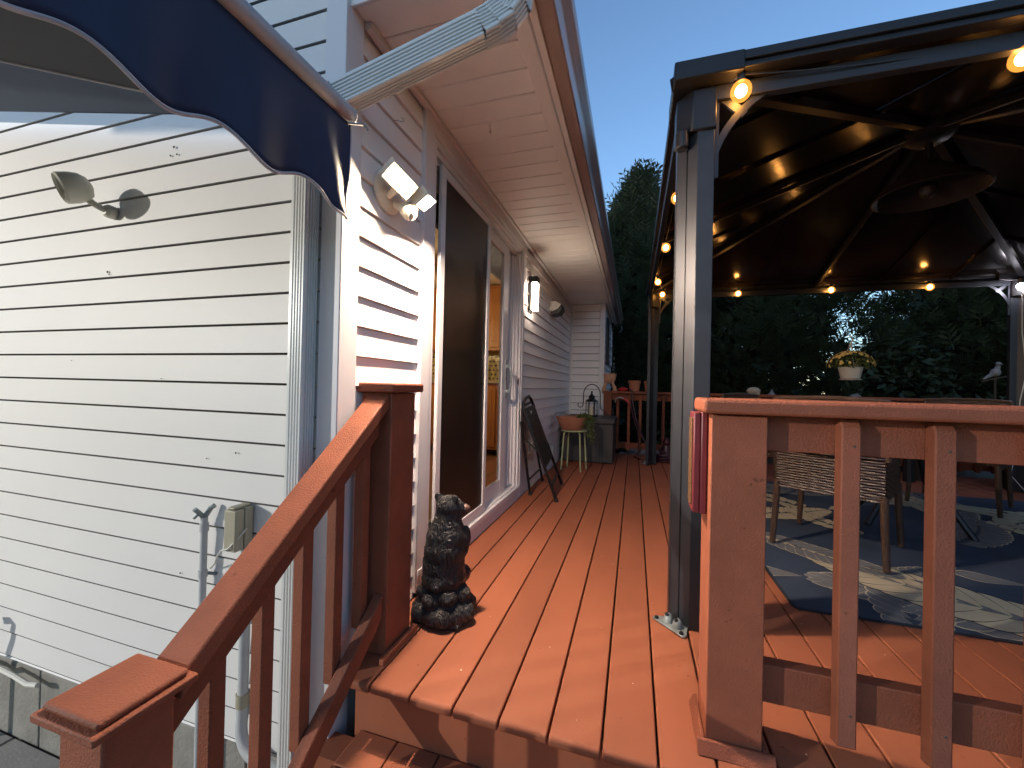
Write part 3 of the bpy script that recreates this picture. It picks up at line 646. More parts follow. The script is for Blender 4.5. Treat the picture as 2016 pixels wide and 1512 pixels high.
# ================================================================== GAZEBO
GX0, GX1, GY0, GY1 = .155, 3.80, 1.73, 5.43
gz = thing('gazebo', ((GX0 + GX1) / 2, (GY0 + GY1) / 2, 0), 'dark metal hardtop gazebo standing on the deck with string lights', 'gazebo')
def P(x, y, fx, fy):    # mirrored coordinates from the corner
    return (GX0 + x if fx > 0 else GX1 - x, GY0 + y if fy > 0 else GY1 - y)
PT = 2.10
for fx in (1, -1):
    for fy in (1, -1):
        pl_ = [(0, .07), (.070, 0), (.131, 0), (.131, .036), (.082, .044), (.044, .082), (.036, .131), (0, .131)]
        poly = [P(a, b, fx, fy) for a, b in pl_]
        if fx * fy < 0: poly = poly[::-1]
        post = MB().prism(poly, .004, PT).build('post', 'gz_post', gz, bevel=.0025)
        # centre seam on the chamfer
        a = Vector((*P(.0335, .0335, fx, fy), 0)); dd = Vector((*P(.0305, .0305, fx, fy), 0))
        MB().beam((*P(.0336, .0336, fx, fy), .02), (*P(.0336, .0336, fx, fy), PT), .0035, .003, up=(fx, fy, 0)).build('seam', 'gz_dark', post)
        # foot plate bolted to the boards
        c = Vector((*P(.004, .004, fx, fy), .0)); u_ = Vector((fx * 1.0, -fy * 1.0, 0)).normalized(); n_ = Vector((-fx, -fy, 0)).normalized()
        fp = MB()
        ol = [(-.075, .018), (-.078, .002), (-.070, -.004), (.070, -.004), (.078, .002), (.075, .018), (.045, .062), (-.045, .062)]
        vs = [c + u_ * p[0] + n_ * (.018 - p[1]) + Vector((0, 0, .003)) for p in ol] + [c + u_ * p[0] + n_ * (.018 - p[1]) + Vector((0, 0, .009)) for p in ol]
        nn = len(ol); fp.add(vs, [tuple(range(nn)), tuple(range(nn, 2 * nn))] + [(i, (i+1) % nn, nn + (i+1) % nn, nn + i) for i in range(nn)])
        for q in (-.022, .022):
            fp.ell(c + u_ * q + n_ * (-.012) + Vector((0, 0, .010)), (.020, .020, .034), 12)
        fpo = fp.build('foot_plate', 'galvanised', post, bevel=.0015)
        for q, n0, z0 in ((-.06, .012, .009), (.06, .012, .009), (-.022, -.004, .036), (.022, -.004, .036)):
            MB().lathe([(.009, 0), (.009, .005), (.005, .010)], c + u_ * q + n_ * n0 + Vector((0, 0, z0)), 6).build('bolt', 'black_metal', fpo)
        # corner shroud under the eave
        cs = MB()
        if True:
            o1 = [P(-.027, -.0615, fx, fy), P(.22, -.0615, fx, fy), P(.22, .03, fx, fy), P(.034, .03, fx, fy), P(.034, .22, fx, fy), P(-.027, .22, fx, fy)]
            cs.prism(o1 if fx * fy > 0 else o1[::-1], 2.162, 2.236)
            o2 = [P(-.008, .045, fx, fy), P(.045, -.012, fx, fy), P(.135, -.012, fx, fy), P(.135, .05, fx, fy), P(.05, .135, fx, fy), P(-.008, .135, fx, fy)]
            cs.prism(o2 if fx * fy > 0 else o2[::-1], 1.985, 2.149)
            cs.lathe([(.024, 0), (.026, .02), (.026, .07)], (*P(.012, .012, fx, fy), 1.925), 12)
        cs.build('corner_cover', 'gz_dark', gz, bevel=.006)
        # curved braces
        for along in ('x', 'y'):
            br = MB(); R = .36; t0 = .026; n = 14; pts_o = []; pts_i = []
            for i in range(n + 1):
                th = pi / 2 * i / n; ax_ = R - R * cos(th); az_ = -R + R * sin(th)
                pts_i.append((.131 + ax_, 2.15 + az_)); 
            outer = []
            for i in range(n + 1):
                th = pi / 2 * i / n; ax_ = R - (R + t0) * cos(th); az_ = -R + (R + t0) * sin(th)
                outer.append((.131 + max(ax_, .0), 2.15 + min(az_, 0)))
            def PP(p, q):
                if along == 'x': X_, Y_ = P(p[0], .018 + q, fx, fy)
                else: X_, Y_ = P(.018 + q, p[0], fx, fy)
                return (X_, Y_, p[1])
            for i in range(n):
                vs = [PP(pts_i[i], 0), PP(pts_i[i+1], 0), PP(outer[i+1], 0), PP(outer[i], 0), PP(pts_i[i], .014), PP(pts_i[i+1], .014), PP(outer[i+1], .014), PP(outer[i], .014)]
                br.add(vs, [(0,1,2,3), (4,7,6,5), (0,4,5,1), (3,2,6,7)] + ([(0,3,7,4)] if i == 0 else []) + ([(1,5,6,2)] if i == n - 1 else []))
            def bar(p0, p1, wd):
                d0 = Vector((p1[0] - p0[0], p1[1] - p0[1])).normalized(); q0 = Vector((-d0.y, d0.x)) * wd / 2
                c4 = [(p0[0] + q0.x, p0[1] + q0.y), (p1[0] + q0.x, p1[1] + q0.y), (p1[0] - q0.x, p1[1] - q0.y), (p0[0] - q0.x, p0[1] - q0.y)]
                br.add([PP(c, 0.0015) for c in c4] + [PP(c, .0125) for c in c4], [(0,1,2,3), (4,7,6,5), (0,4,5,1), (1,5,6,2), (2,6,7,3), (3,7,4,0)])
            bar((.140, 2.15), (.140, 1.80), .016); bar((.131, 2.142), (.48, 2.142), .014); bar((.135, 2.14), (.131 + R * .30, 2.15 - R * .31), .03)
            br.build('brace', 'gz_post', gz)
# beams and eave rail
for (a, b) in (((GX0 + .1315, GY0 + .02), (GX1 - .1315, GY0 + .02)), ((GX0 + .1315, GY1 - .02), (GX1 - .1315, GY1 - .02)), ((GX0 + .02, GY0 + .1365), (GX0 + .02, GY1 - .1365)), ((GX1 - .02, GY0 + .1365), (GX1 - .02, GY1 - .1365))):
    MB().beam((*a, 2.13), (*b, 2.13), .034, .058).build('beam', 'gz_post', gz, bevel=.003)
w = MB()
for (x0, x1, y0, y1) in ((GX0 + .17, GX1 - .17, GY0 - .055, GY0 - .005), (GX0 + .17, GX1 - .17, GY1 + .005, GY1 + .055), (GX0 - .022, GX0 + .028, GY0 + .17, GY1 - .17), (GX1 - .028, GX1 + .022, GY0 + .17, GY1 - .17)):
    w.box(x0, x1, y0, y1, 2.170, 2.182).box(x0, x1, y0 + .008, y1 - .008, 2.182, 2.198).box(x0, x1, y0 - .004, y1 + .004, 2.198, 2.232)
w.build('eave_rail', 'gz_dark', gz, bevel=.003)
# roof: hips, panels with raised ribs, rafters, hub
CX, CY, ZA, ZE = 1.98, 3.58, 2.90, 2.215
corners = [(GX0 - .02, GY0 - .02), (GX1 + .02, GY0 - .02), (GX1 + .02, GY1 + .02), (GX0 - .02, GY1 + .02)]
for i in range(4):
    a = Vector((*corners[i], ZE)); b = Vector((*corners[(i+1) % 4], ZE)); ap = Vector((CX, CY, ZA))
    nrm = (b - a).cross(ap - a).normalized()
    if nrm.z < 0: nrm = -nrm
    pn = MB(); nseg = 6
    for k in range(nseg):
        t0_, t1_ = k / nseg + .002, (k + 1) / nseg - .002
        e0 = a.lerp(b, t0_); e1 = a.lerp(b, t1_)
        # panel strips run up the slope until they meet the hips
        mid = (a + b) / 2; upv = (ap - mid)
        def top(t): 
            s = 1 - abs(2 * t - 1); return a.lerp(b, t) + upv * s * .995
        vs = [e0, e1]
        if t0_ < .5 < t1_: vs += [top(t1_), ap, top(t0_)]
        else: vs += [top(t1_), top(t0_)]
        n_ = len(vs); pn.add(vs + [v + nrm * .006 for v in vs], [tuple(range(n_)), tuple(range(n_, 2*n_))[::-1]] + [(j, (j+1) % n_, n_ + (j+1) % n_, n_ + j) for j in range(n_)])
    # horizontal seams half way up
    pn.build('roof_panel', 'gz_roof', gz, smooth=0)
    for k in range(1, nseg):
        rb = MB()
        t = k / nseg; s = 1 - abs(2 * t - 1); e0 = a.lerp(b, t); e1 = e0 + (ap - (a + b) / 2) * s * .97
        rb.beam(e0 - nrm * .010, e1 - nrm * .010, .022, .018, up=nrm); rb.build('rib', 'gz_roof', gz)
    MB().beam(a + Vector((0, 0, -.03)), ap + Vector((0, 0, -.03)), .05, .05).build('hip_rafter', 'gz_dark', gz, bevel=.003)
    m_ = (a + b) / 2
    for t in (.5,):
        e0 = a.lerp(b, t); MB().beam(e0 + Vector((0, 0, -.045)), ap + Vector((0, 0, -.045)), .03, .035).build('rafter', 'gz_dark', gz, bevel=.002)
MB().lathe([(.02, -.12), (.10, -.11), (.16, -.06), (.16, -.02), (.05, .05)], (CX, CY, ZA - .03), 8).build('hub', 'gz_dark', gz)
w = MB().lathe([(.34, 0), (.34, .02), (.18, .16), (.02, .28)], (CX, CY, ZA + .02), 4).build('finial_cap', 'gz_dark', gz)

pd = thing('pendant_shade', (CX, CY, 2.3), 'wide dark conical shade hanging from the centre of the gazebo roof', 'pendant lamp')
MB().tube([(CX, CY, 2.79), (CX, CY, 2.60)], .022, 10).build('stem', 'black_metal', pd)
MB().lathe([(.03, .30), (.07, .27), (.16, .20), (.26, .12), (.31, .055), (.30, .05), (.25, .11), (.15, .185), (.05, .25)], (CX, CY, 2.33), 26, caps=False).ell((CX, CY, 2.42), (.05, .05, .06), 10).build('shade', 'shade_dark', pd)

# string lights
sl_ = thing('string_lights', (GX0 + .3, GY0 + .3, 2.14), 'string of round warm bulbs hung along the gazebo beams', 'string lights')
route = [(.50, 1.79, 2.160), (1.30, 1.80, 2.145), (2.15, 1.80, 2.15), (3.0, 1.80, 2.15)]
bulbs = [(.369, 1.705, 2.100), (1.215, 1.75, 2.078), (2.12, 1.80, 2.08), (.232, 2.625, 2.128), (.232, 3.574, 2.145), (.232, 4.72, 2.150), (.314, 5.28, 2.135), (1.166, 5.34, 2.122), (2.10, 5.34, 2.118), (2.98, 5.34, 2.106)]
cord = MB()
def sag(a, b, s=.035, n=8): 
    a = Vector(a); b = Vector(b); return [a.lerp(b, i / n) - Vector((0, 0, s * 4 * (i / n) * (1 - i / n))) for i in range(n + 1)]
chain = [bulbs[2], bulbs[1], bulbs[0], bulbs[3], bulbs[4], bulbs[5], bulbs[6], bulbs[7], bulbs[8], bulbs[9]]
up = Vector((0, 0, .064))
for a, b in zip(chain[:-1], chain[1:]):
    A = Vector(a) + up; B = Vector(b) + up
    if (Vector(a) - Vector(bulbs[0])).length < .01 and (Vector(b) - Vector(bulbs[3])).length < .01:
        m_ = Vector((.235, 1.85, 2.18)); cord.tube(sag(A, m_, .01), .003, 5); cord.tube(sag(m_, B, .02), .003, 5)
    else: cord.tube(sag(A, B, .02), .003, 5)
cord.tube(sag(Vector(bulbs[9]) + up, (3.66, 5.31, 2.14), .02), .003, 5)
cord.build('cord', 'black_metal', sl_)
for p in bulbs:
    bo = MB().ell(p, (.021, .021, .023), 14).build('bulb', 'bulb_glow', sl_)
    MB().ell(p, (.037, .037, .039), 18).build('globe', 'amber_globe', bo)
    MB().lathe([(.013, 0), (.015, .012), (.013, .03)], (p[0], p[1], p[2] + .036), 10).build('socket', 'black_plastic', bo)
# one cool white lamp on the far right post with its hanging wire
wl_ = thing('post_lamp', (3.66, 5.32, 2.0), 'bright cool white lamp on the far right gazebo post', 'lamp')
MB().ell((3.66, 5.27, 2.06), (.03, .03, .035), 14).build('bulb', 'led_glow', wl_)
MB().lathe([(.02, 0), (.02, .05)], (3.66, 5.27, 2.09), 10).build('socket', 'black_plastic', wl_)
MB().tube([(3.67, 5.27, 2.05), (3.66, 5.25, 1.6), (3.69, 5.24, 1.2), (3.63, 5.22, .92), (3.60, 5.2, .5), (3.52, 5.15, .2), (3.56, 5.0, .03), (3.72, 4.95, .02), (3.85, 5.05, .02)], .004, 6).build('wire', 'cable_white', wl_)

# ================================================================== AWNING
aw = thing('awning', (-2.6, .0, GZ), 'navy retractable awning with scalloped valance and white front bar', 'awning')
BZ = 1.752
MB().tube([(-.832, 1.000, BZ), (-.832, .997, BZ), (-.832, -3.6, BZ)], .024, 16).ell((-.832, 1.000, BZ), (.0245, .012, .0245), 14).build('front_bar', 'bar_white', aw)
# valance: hanging scalloped cloth with soft folds
va = MB(); ny, nz = 440, 12; yv = [1.005 - i * (4.6 / ny) for i in range(ny + 1)]
def scal(y): return 1.4685 + .0195 * cos(2 * pi * (y - .838) / .2215) - .020 * math.exp(-((y - 1.005) / .045) ** 2)
vs = []
for i, y in enumerate(yv):
    zb_ = scal(y); e = math.exp(-((y - 1.005) / .10) ** 2)
    for j in range(nz + 1):
        t = j / nz; z = (BZ - .022) * (1 - t) + zb_ * t
        x = -.834 + t * (.006 * sin(y * 28.4 + .6) + .004 * sin(y * 9)) + e * t * .010 * sin((1 - t) * 5 + y * 60)
        vs.append((x, y + e * t * .004 * sin(t * 14), z))
fs = [(i * (nz+1) + j, i * (nz+1) + j + 1, (i+1) * (nz+1) + j + 1, (i+1) * (nz+1) + j) for i in range(ny) for j in range(nz)]
va.add(vs, fs); vo = va.build('valance', 'navy', aw, smooth=180)
sm = vo.modifiers.new('thick', 'SOLIDIFY'); sm.thickness = .0016
pp = MB().tube([vs[i * (nz+1) + nz] for i in range(ny + 1)] , .0042, 6); pp.tube([vs[j] for j in range(nz + 1)], .0025, 5)
pp.build('piping', 'piping', vo)
# canopy cloth rising to the wall of the other wing, with a folded-down slate edge strip
def cz(x): return BZ + (-.835 - x) * .190
def yb2(x): return min(.9995, .743 + .325 * (x + 1.985))
ca = MB(); nx_ = 40; ys = None; vs = []
rowsn = 2 + 20
for i in range(nx_ + 1):
    x = -.84 - 5.4 * i / nx_; yb_ = yb2(x)  # unseen reach lengthened to keep the yard light off the upper wall
    for j in range(rowsn + 1):
        y = 1.0 + (yb_ - 1.0) * j / 2 if j <= 2 else yb_ + (-3.6 - yb_) * (j - 2) / 20
        vs.append((x, y, cz(x)))
ca.v = [Vector(v) for v in vs]
for i in range(nx_):
    for j in range(rowsn):
        a = i * (rowsn + 1) + j; ca.f.append((a, a + 1, a + rowsn + 2, a + rowsn + 1)); ca.m.append(0 if j < 2 or (j - 2) % 8 > 5 else 1)
co = ca.build('canopy', ['awning_slate', 'awning_grey'], aw, smooth=180); co.modifiers.new('thick', 'SOLIDIFY').thickness = .0015
MB().tube([(x, yb2(x), cz(x) - .003) for x in [-1.25 - .1 * k for k in range(30)]], .004, 6).build('seam', 'piping', aw)
MB().tube([(x, 1.0, cz(x)) for x in [-.84 - .3 * k for k in range(18)]], .003, 6).build('edge_piping', 'navy', aw)
# folding arm below the canopy
ar = MB().tube([(-.86, -.6, BZ - .01), (-2.1, -.9, 1.93), (-2.3, -.92, 1.95)], .016, 10).tube([(-2.3, -.92, 1.95), (-3.9, -.55, 2.22)], .018, 10).build('folding_arm', 'bar_white', aw)
MB().tube([(-.830, .985, BZ - .03), (-.800, 1.02, 1.735), (-.795, 1.035, 1.725)], .004, 8).build('crank_pin', 'metal_bare', aw)

# ================================================================== WALL FIXTURES
# off bullet spotlight on the end wall
sp_ = thing('spotlight', (-2.056, YW, 1.6), 'cream bullet spotlight, switched off, on the white end wall', 'wall lamp')
MB().lathe([(.026, 0), (.026, .022), (.018, .032)], (-2.056, YW - .014, 1.625), 16, (0, -1, 0)).tube([(-2.056, 1.07, 1.625), (-2.060, 1.045, 1.630), (-2.075, 1.02, 1.645)], .012, 10).lathe([(.011, 0), (.013, .01), (.011, .02)], (-2.07, 1.03, 1.64), 10, (-.5, -.4, .4)).build('mount', 'lamp_shell', sp_)
ax_ = Vector((-.33, -.85, -.42)).normalized(); hc = Vector((-2.085, .975, 1.680))
MB().lathe([(.012, -.055), (.036, -.046), (.050, -.028), (.056, .0), (.056, .034), (.051, .040), (.048, .030)], hc, 24, ax_, caps=False).build('head', 'lamp_shell', sp_)
MB().lathe([(.0485, .031), (.03, .012), (.012, .004), (.001, .004)], hc, 24, ax_, caps=False).build('lens', 'lens_dark', sp_)

# lit double floodlight on the siding beside the door
fl = thing('floodlight', (XC, 1.32, 1.6), 'lit twin head security floodlight on the siding left of the patio door', 'wall lamp')
MB().lathe([(.082, 0), (.082, .010), (.070, .022), (.04, .030)], (XC + .010, 1.330, 1.690), 28, (1, 0, 0)).build('back_plate', 'lamp_cream', fl)
n1 = Vector((.55, -.50, -.66)).normalized()
def head(c, n, w_, h_, m_='flood_glow'):
    c = Vector(c); a_ = Vector((0, 1, 0)); a_ = (a_ - n * a_.dot(n)).normalized(); b_ = n.cross(a_)
    hh = MB()
    hh.obox(c - n * .022, a_, b_, n, w_ + .016, h_ + .016, .036)
    hh.obox(c - n * .045, a_, b_, n, w_ * .8, h_ * .7, .014)
    for s_ in (-1, 1):
        hh.obox(c + a_ * s_ * (w_ / 2 + .004), a_, b_, n, .008, h_ + .016, .012); hh.obox(c + b_ * s_ * (h_ / 2 + .004), a_, b_, n, w_ + .0155, .008, .012)
    ho = hh.build('head', 'lamp_cream', fl, bevel=.003)
    MB().obox(c - n * .0005, a_, b_, n, w_ - .010, h_ - .010, .003).build('lens', m_, ho)
head((-.830, 1.268, 1.690), n1, .112, .060)
head((-.795, 1.392, 1.664), Vector((.55, .15, -.82)).normalized(), .070, .055, 'flood_glow_far')
w = MB().tube([(XC + .03, 1.345, 1.655), (-.88, 1.345, 1.635), (-.845, 1.345, 1.635)], .014, 10).tube([(-.90, 1.30, 1.66), (-.855, 1.285, 1.672)], .012, 8).tube([(-.88, 1.37, 1.65), (-.84, 1.39, 1.66)], .012, 8)
w.build('knuckle', 'lamp_cream', fl)
MB().ell((-.845, 1.350, 1.612), (.026, .026, .030), 16).lathe([(.022, 0), (.028, .02), (.028, .05)], (-.868, 1.350, 1.628), 16, (1, 0, -.5)).build('motion_sensor', 'lamp_cream', fl)

# sconce, lit
sc_ = thing('sconce', (XC, 3.52, 1.6), 'lit upright wall lantern with a dark frame beyond the patio door', 'wall lamp')
MB().box(XC + .012, XC + .024, 3.49, 3.60, 1.63, 1.955).box(XC + .02, XC + .092, 3.500, 3.590, 1.900, 1.952).box(XC + .024, XC + .036, 3.50, 3.59, 1.645, 1.90).build('frame', 'black_metal', sc_, bevel=.004)
MB().box(XC + .037, XC + .085, 3.507, 3.583, 1.650, 1.899).build('lens', 'sconce_glow', sc_, bevel=.004)
tag(MB().tube([(XC + .016, 3.45, 1.93), (XC + .02, 3.44, 1.85), (XC + .02, 3.445, 1.72), (XC + .025, 3.47, 1.66), (XC + .03, 3.50, 1.645)], .0035, 6).build('power_cable', 'black_metal', sc_), None)
# white box with dark underside (camera light)
cb = thing('wall_speaker', (XC, 4.5, 1.8), 'small white wedge shaped box with black underside on the siding past the lantern', 'speaker')
MB().prism([(XC + .01, 1.935), (XC + .06, 1.935), (XC + .135, 1.90), (XC + .10, 1.845), (XC + .01, 1.81)], 4.48, 4.66, 'xz').build('cover', 'pot_white', cb, bevel=.006)
MB().prism([(XC + .02, 1.808), (XC + .102, 1.843), (XC + .137, 1.897), (XC + .150, 1.85), (XC + .115, 1.79), (XC + .03, 1.775)], 4.475, 4.665, 'xz').build('grille', 'black_plastic', cb, bevel=.006)

# conduits and boxes on the end wall
c1 = thing('grey_pipe', (-1.476, 1.07, -.3), 'thin grey pipe stub with a forked bracket on the end wall', 'pipe')
MB().tube([(-1.470, 1.062, -.62), (-1.470, 1.062, .455)], .0115, 12).lathe([(.0145, 0), (.0145, .03)], (-1.470, 1.062, .405), 12).lathe([(.0145, 0), (.0145, .025)], (-1.470, 1.062, .24), 12).build('tube', 'grey_conduit', c1)
MB().tube([(-1.470, 1.062, .452), (-1.472, 1.045, .475), (-1.474, 1.03, .492)], .008, 8).tube([(-1.470, 1.062, .455), (-1.450, 1.070, .490), (-1.440, 1.075, .497)], .009, 8).tube([(-1.49, 1.04, .455), (-1.472, 1.045, .475)], .005, 6).tube([(-1.470, 1.075, .25), (-1.440, 1.09, .245)], .006, 6).build('bracket', 'galvanised', c1)
c2 = thing('power_conduit', (-1.29, 1.07, -.6), 'painted grey conduit below the beige outlet box, bending at the foundation', 'conduit')
MB().tube([(-1.275, 1.068, .37), (-1.275, 1.068, -.13)], .0165, 12).build('tube', 'grey_conduit', c2)
MB().lathe([(.021, 0), (.021, .045)], (-1.275, 1.068, -.175), 14).build('coupling', 'beige_plastic', c2)
MB().tube([(-1.275, 1.068, -.17)] + [Vector((-1.185 - .09 * cos(t), 1.068 - .02 * sin(t), -.215 - .10 * sin(t))) for t in [pi / 2 * i / 8 for i in range(9)]] + [(-1.10, 1.05, -.33)], .0185, 12).build('elbow', 'grey_conduit', c2)
ob_ = thing('outlet_box', (-1.29, 1.06, .36), 'beige weatherproof outlet box with a white cord on the end wall', 'outlet box')
MB().box(-1.320, -1.268, 1.055, 1.086, .372, .512).build('back_box', 'beige_plastic', ob_, bevel=.004)
MB().box(-1.322, -1.270, 1.020, 1.053, .370, .510).box(-1.312, -1.28, 1.024, 1.085, .511, .520).build('hinged_cover', 'beige_plastic', ob_, bevel=.004)
MB().tube([(-1.268, 1.06, .44), (-1.262, 1.04, .43), (-1.29, 1.012, .385), (-1.32, 1.012, .375), (-1.36, 1.03, .345), (-1.41, 1.06, .30), (-1.45, 1.075, .27)], .003, 6).build('cord', 'cable_white', ob_)
# outlets low on the siding by the folding chair
for (y, z, lb) in ((3.60, .33, 'clear covered outlet on the siding just past the patio door'), (4.62, .16, 'small white outlet cover low on the siding near the mint stool')):
    o_ = MB().box(XC + .015, XC + .022, y, y + .075, z, z + .115); o_.box(XC + .022, XC + .052, y + .008, y + .067, z + .008, z + .107)
    tag(o_.build('outlet_cover', 'cable_white', bevel=.006), lb, 'outlet')
# screw hooks
def hook(p, dirv, lb):
    p = Vector(p); d = Vector(dirv)
    pts = [p, p + d * .02] + [p + d * .02 + d * (.012 - .012 * cos(t)) + Vector((0, 1, 0)) * .012 * sin(t) * (1) for t in [pi * i / 8 * 1.3 for i in range(1, 9)]]
    tag(MB().tube(pts, .0016, 6).build('screw_hook', 'metal_bare'), lb, 'hook')
hook((-.685, 1.79, 2.209), (0, 0, -1), 'small screw hook in the soffit')
hook((XC + .015, 1.358, 1.985), (1, 0, 0), 'small screw hook in the siding above the floodlight')
# black bent rail at the far left, and things on the pavers
tag(MB().tube([(-2.86, .98, -.12), (-2.83, .96, -.10), (-2.80, .96, -.11), (-2.82, .95, -.18), (-2.86, .95, -.30), (-2.87, .95, -.66)], .013, 8).build('pipe_handle', 'hose_black'), 'dark bent metal handle at the left edge beside the end wall', 'handle')
tag(MB().tube([(-3.2, .70, GZ + .015), (-2.6, .86, GZ + .014), (-2.30, .97, GZ + .014), (-2.05, .985, GZ + .014), (-1.7, .95, GZ + .014), (-1.2, .90, GZ + .014)], .013, 8).tube([(-3.1, .58, GZ + .014), (-2.5, .80, GZ + .014), (-2.2, .78, GZ + .014), (-1.5, .60, GZ + .014)], .012, 8).build('garden_hose', 'hose_black'), 'dark garden hose lying on the grey pavers below the end wall', 'hose')
tag(MB().tube([(-3.1, 1.06, -.375), (-2.80, 1.06, -.362), (-2.74, 1.05, -.372), (-2.68, 1.055, -.355), (-2.58, 1.06, -.368), (-2.48, 1.06, -.382), (-2.42, 1.065, -.375)], .010, 8).build('white_cord', 'cable_white'), 'white cord running along the bottom edge of the end wall siding', 'cord')
# ================================================================== BEAR STATUE
bs = thing('bear_statue', (-.735, 1.50, 0), 'black bear statue sitting on dark rocks beside the stair post, facing away', 'statue')
B = Vector((-.728, 1.505, 0))
def E(mb, c, r, rz=0, rx=0): mb.ell(B + Vector(c), r, 16, Matrix.Rotation(rz, 3, 'Z') @ Matrix.Rotation(rx, 3, 'X'))
w = MB()
E(w, (-.006, 0, .165), (.094, .092, .070)); E(w, (-.008, .0, .215), (.090, .086, .085)); E(w, (-.004, .0, .27), (.088, .084, .085)); E(w, (-.002, .004, .325), (.084, .076, .065))
E(w, (.000, .008, .365), (.070, .064, .055)); E(w, (.002, .012, .405), (.058, .056, .045)); E(w, (.004, .014, .447), (.058, .056, .048)); E(w, (.028, .024, .440), (.044, .042, .038))
E(w, (.056, .038, .432), (.026, .024, .024)); E(w, (.067, .044, .430), (.017, .017, .016)); E(w, (-.038, -.002, .488), (.021, .012, .021)); E(w, (.038, -.006, .488), (.019, .012, .019))
E(w, (-.062, .045, .315), (.030, .034, .060), 0, -.4); E(w, (.064, .035, .300), (.028, .036, .070), 0, -.4); E(w, (-.04, .085, .26), (.024, .040, .024)); E(w, (.030, .090, .250), (.024, .040, .026))
E(w, (-.058, .070, .150), (.038, .075, .038)); E(w, (.040, .070, .150), (.040, .060, .036)); E(w, (.0, -.086, .155), (.020, .016, .018))
bo = w.build('bear_body', 'bear_fur', bs, smooth=0)
rm = bo.modifiers.new('union', 'REMESH'); rm.mode = 'VOXEL'; rm.voxel_size = .0045; rm.use_smooth_shade = True
smo = bo.modifiers.new('smooth', 'SMOOTH'); smo.factor = .7; smo.iterations = 22
tx = bpy.data.textures.new('fur_strands', 'CLOUDS'); tx.noise_scale = .016; tx.noise_depth = 2
ds_ = bo.modifiers.new('fur', 'DISPLACE'); ds_.texture = tx; ds_.strength = .0045; ds_.mid_level = .5; ds_.texture_coords = 'LOCAL'
w = MB(); w.ell(B + Vector((.064, .040, .440)), (.024, .020, .018), 12); w.build('muzzle', 'muzzle_brown', bs)
random.seed(14)
w = MB()
for i in range(11):
    t = 2 * pi * i / 11 + random.uniform(-.15, .15); rr = random.uniform(.075, .092)
    w.ell(B + Vector((rr * cos(t) - .002, rr * sin(t), random.uniform(.035, .048))), (random.uniform(.044, .056), random.uniform(.038, .05), random.uniform(.040, .052)), 14, Matrix.Rotation(t, 3, 'Z'))
for i in range(7):
    t = 2 * pi * i / 7; w.ell(B + Vector((.066 * cos(t) - .004, .066 * sin(t), .098 + random.uniform(-.01, .014))), (random.uniform(.042, .054), .042, .036), 14, Matrix.Rotation(t, 3, 'Z'))
w.ell(B + Vector((0, 0, .07)), (.075, .075, .06), 14); w.box(B.x - .10, B.x + .10, B.y - .085, B.y + .085, .001, .02)
ro = w.build('rock_base', 'rock_dark', bs, smooth=0)
rm = ro.modifiers.new('union', 'REMESH'); rm.mode = 'VOXEL'; rm.voxel_size = .0045; rm.use_smooth_shade = True
tx2 = bpy.data.textures.new('rock_bumps', 'CLOUDS'); tx2.noise_scale = .02; tx2.noise_depth = 3
ds_ = ro.modifiers.new('rough', 'DISPLACE'); ds_.texture = tx2; ds_.strength = .010; ds_.mid_level = .5; ds_.texture_coords = 'LOCAL'

# ================================================================== FOLDING CHAIR leaning on the wall
fc = thing('folding_chair', (-.78, 3.6, 0), 'folded black chair leaning against the siding past the patio door', 'folding chair')
# long frame: front pair of legs from floor up to the handle loop, lying back on the wall
f0, f1 = Vector((-.60, 3.30, .012)), Vector((-.665, 3.92, .012))       # feet
t0, t1 = Vector((-.868, 3.16, .80)), Vector((-.880, 3.50, .835))
hl = MB().tube([f0, f0.lerp(t0, .5), t0 - Vector((-.0, 0, .03)), t0 + Vector((0, .03, .022)), t0 + Vector((-.006, .10, .05)), t1 + Vector((0, -.10, .035)), t1 + Vector((0, -.02, .005)), f1.lerp(t1, .92)], .013, 10)
hl.tube([t0 + Vector((.005, .02, -.005)), t1 + Vector((0, -.03, -.02))], .010, 8)
hl.tube([f1.lerp(t1, .5), f1], .013, 10); hl.tube([f0.lerp(t0, .15), f1.lerp(t1, .13)], .010, 8); hl.build('frame', 'black_metal', fc)
a, b, c, d = f0.lerp(t0, .34), f1.lerp(t1, .34), f1.lerp(t1, .95), f0.lerp(t0, .96)
nn = (b - a).cross(d - a).normalized(); nn = nn if nn.x > 0 else -nn
vs = [a + nn * .01, b + nn * .01, c + nn * .01, d + nn * .01]; vs += [v - nn * .018 for v in vs]
MB().add(vs, [(0,1,2,3), (7,6,5,4), (0,4,5,1), (1,5,6,2), (2,6,7,3), (3,7,4,0)]).build('seat_panel', 'black_plastic', fc, bevel=.004)
g0, g1 = Vector((-.855, 3.42, .012)), Vector((-.87, 3.98, .012)); h0, h1 = Vector((-.895, 3.22, .66)), Vector((-.895, 3.55, .66))
MB().tube([g0, h0], .012, 8).tube([g1, h1], .012, 8).tube([g0.lerp(h0, .2), g1.lerp(h1, .2)], .009, 8).tube([f0.lerp(t0, .5), g0.lerp(h0, .8)], .007, 6).build('back_leg', 'black_metal', fc)
lbv = [a.lerp(d, .86).lerp(b.lerp(c, .86), .35) + nn * .0115, a.lerp(d, .86).lerp(b.lerp(c, .86), .50) + nn * .0115, a.lerp(d, .93).lerp(b.lerp(c, .93), .50) + nn * .0115, a.lerp(d, .93).lerp(b.lerp(c, .93), .35) + nn * .0115]
MB().add(lbv, [(0, 1, 2, 3)]).build('tag', 'grey_conduit', fc)
for p in (f0, f1, g0, g1): MB().lathe([(.017, 0), (.017, .025), (.013, .03)], (p.x, p.y, .002), 10).build('foot', 'black_plastic', fc)

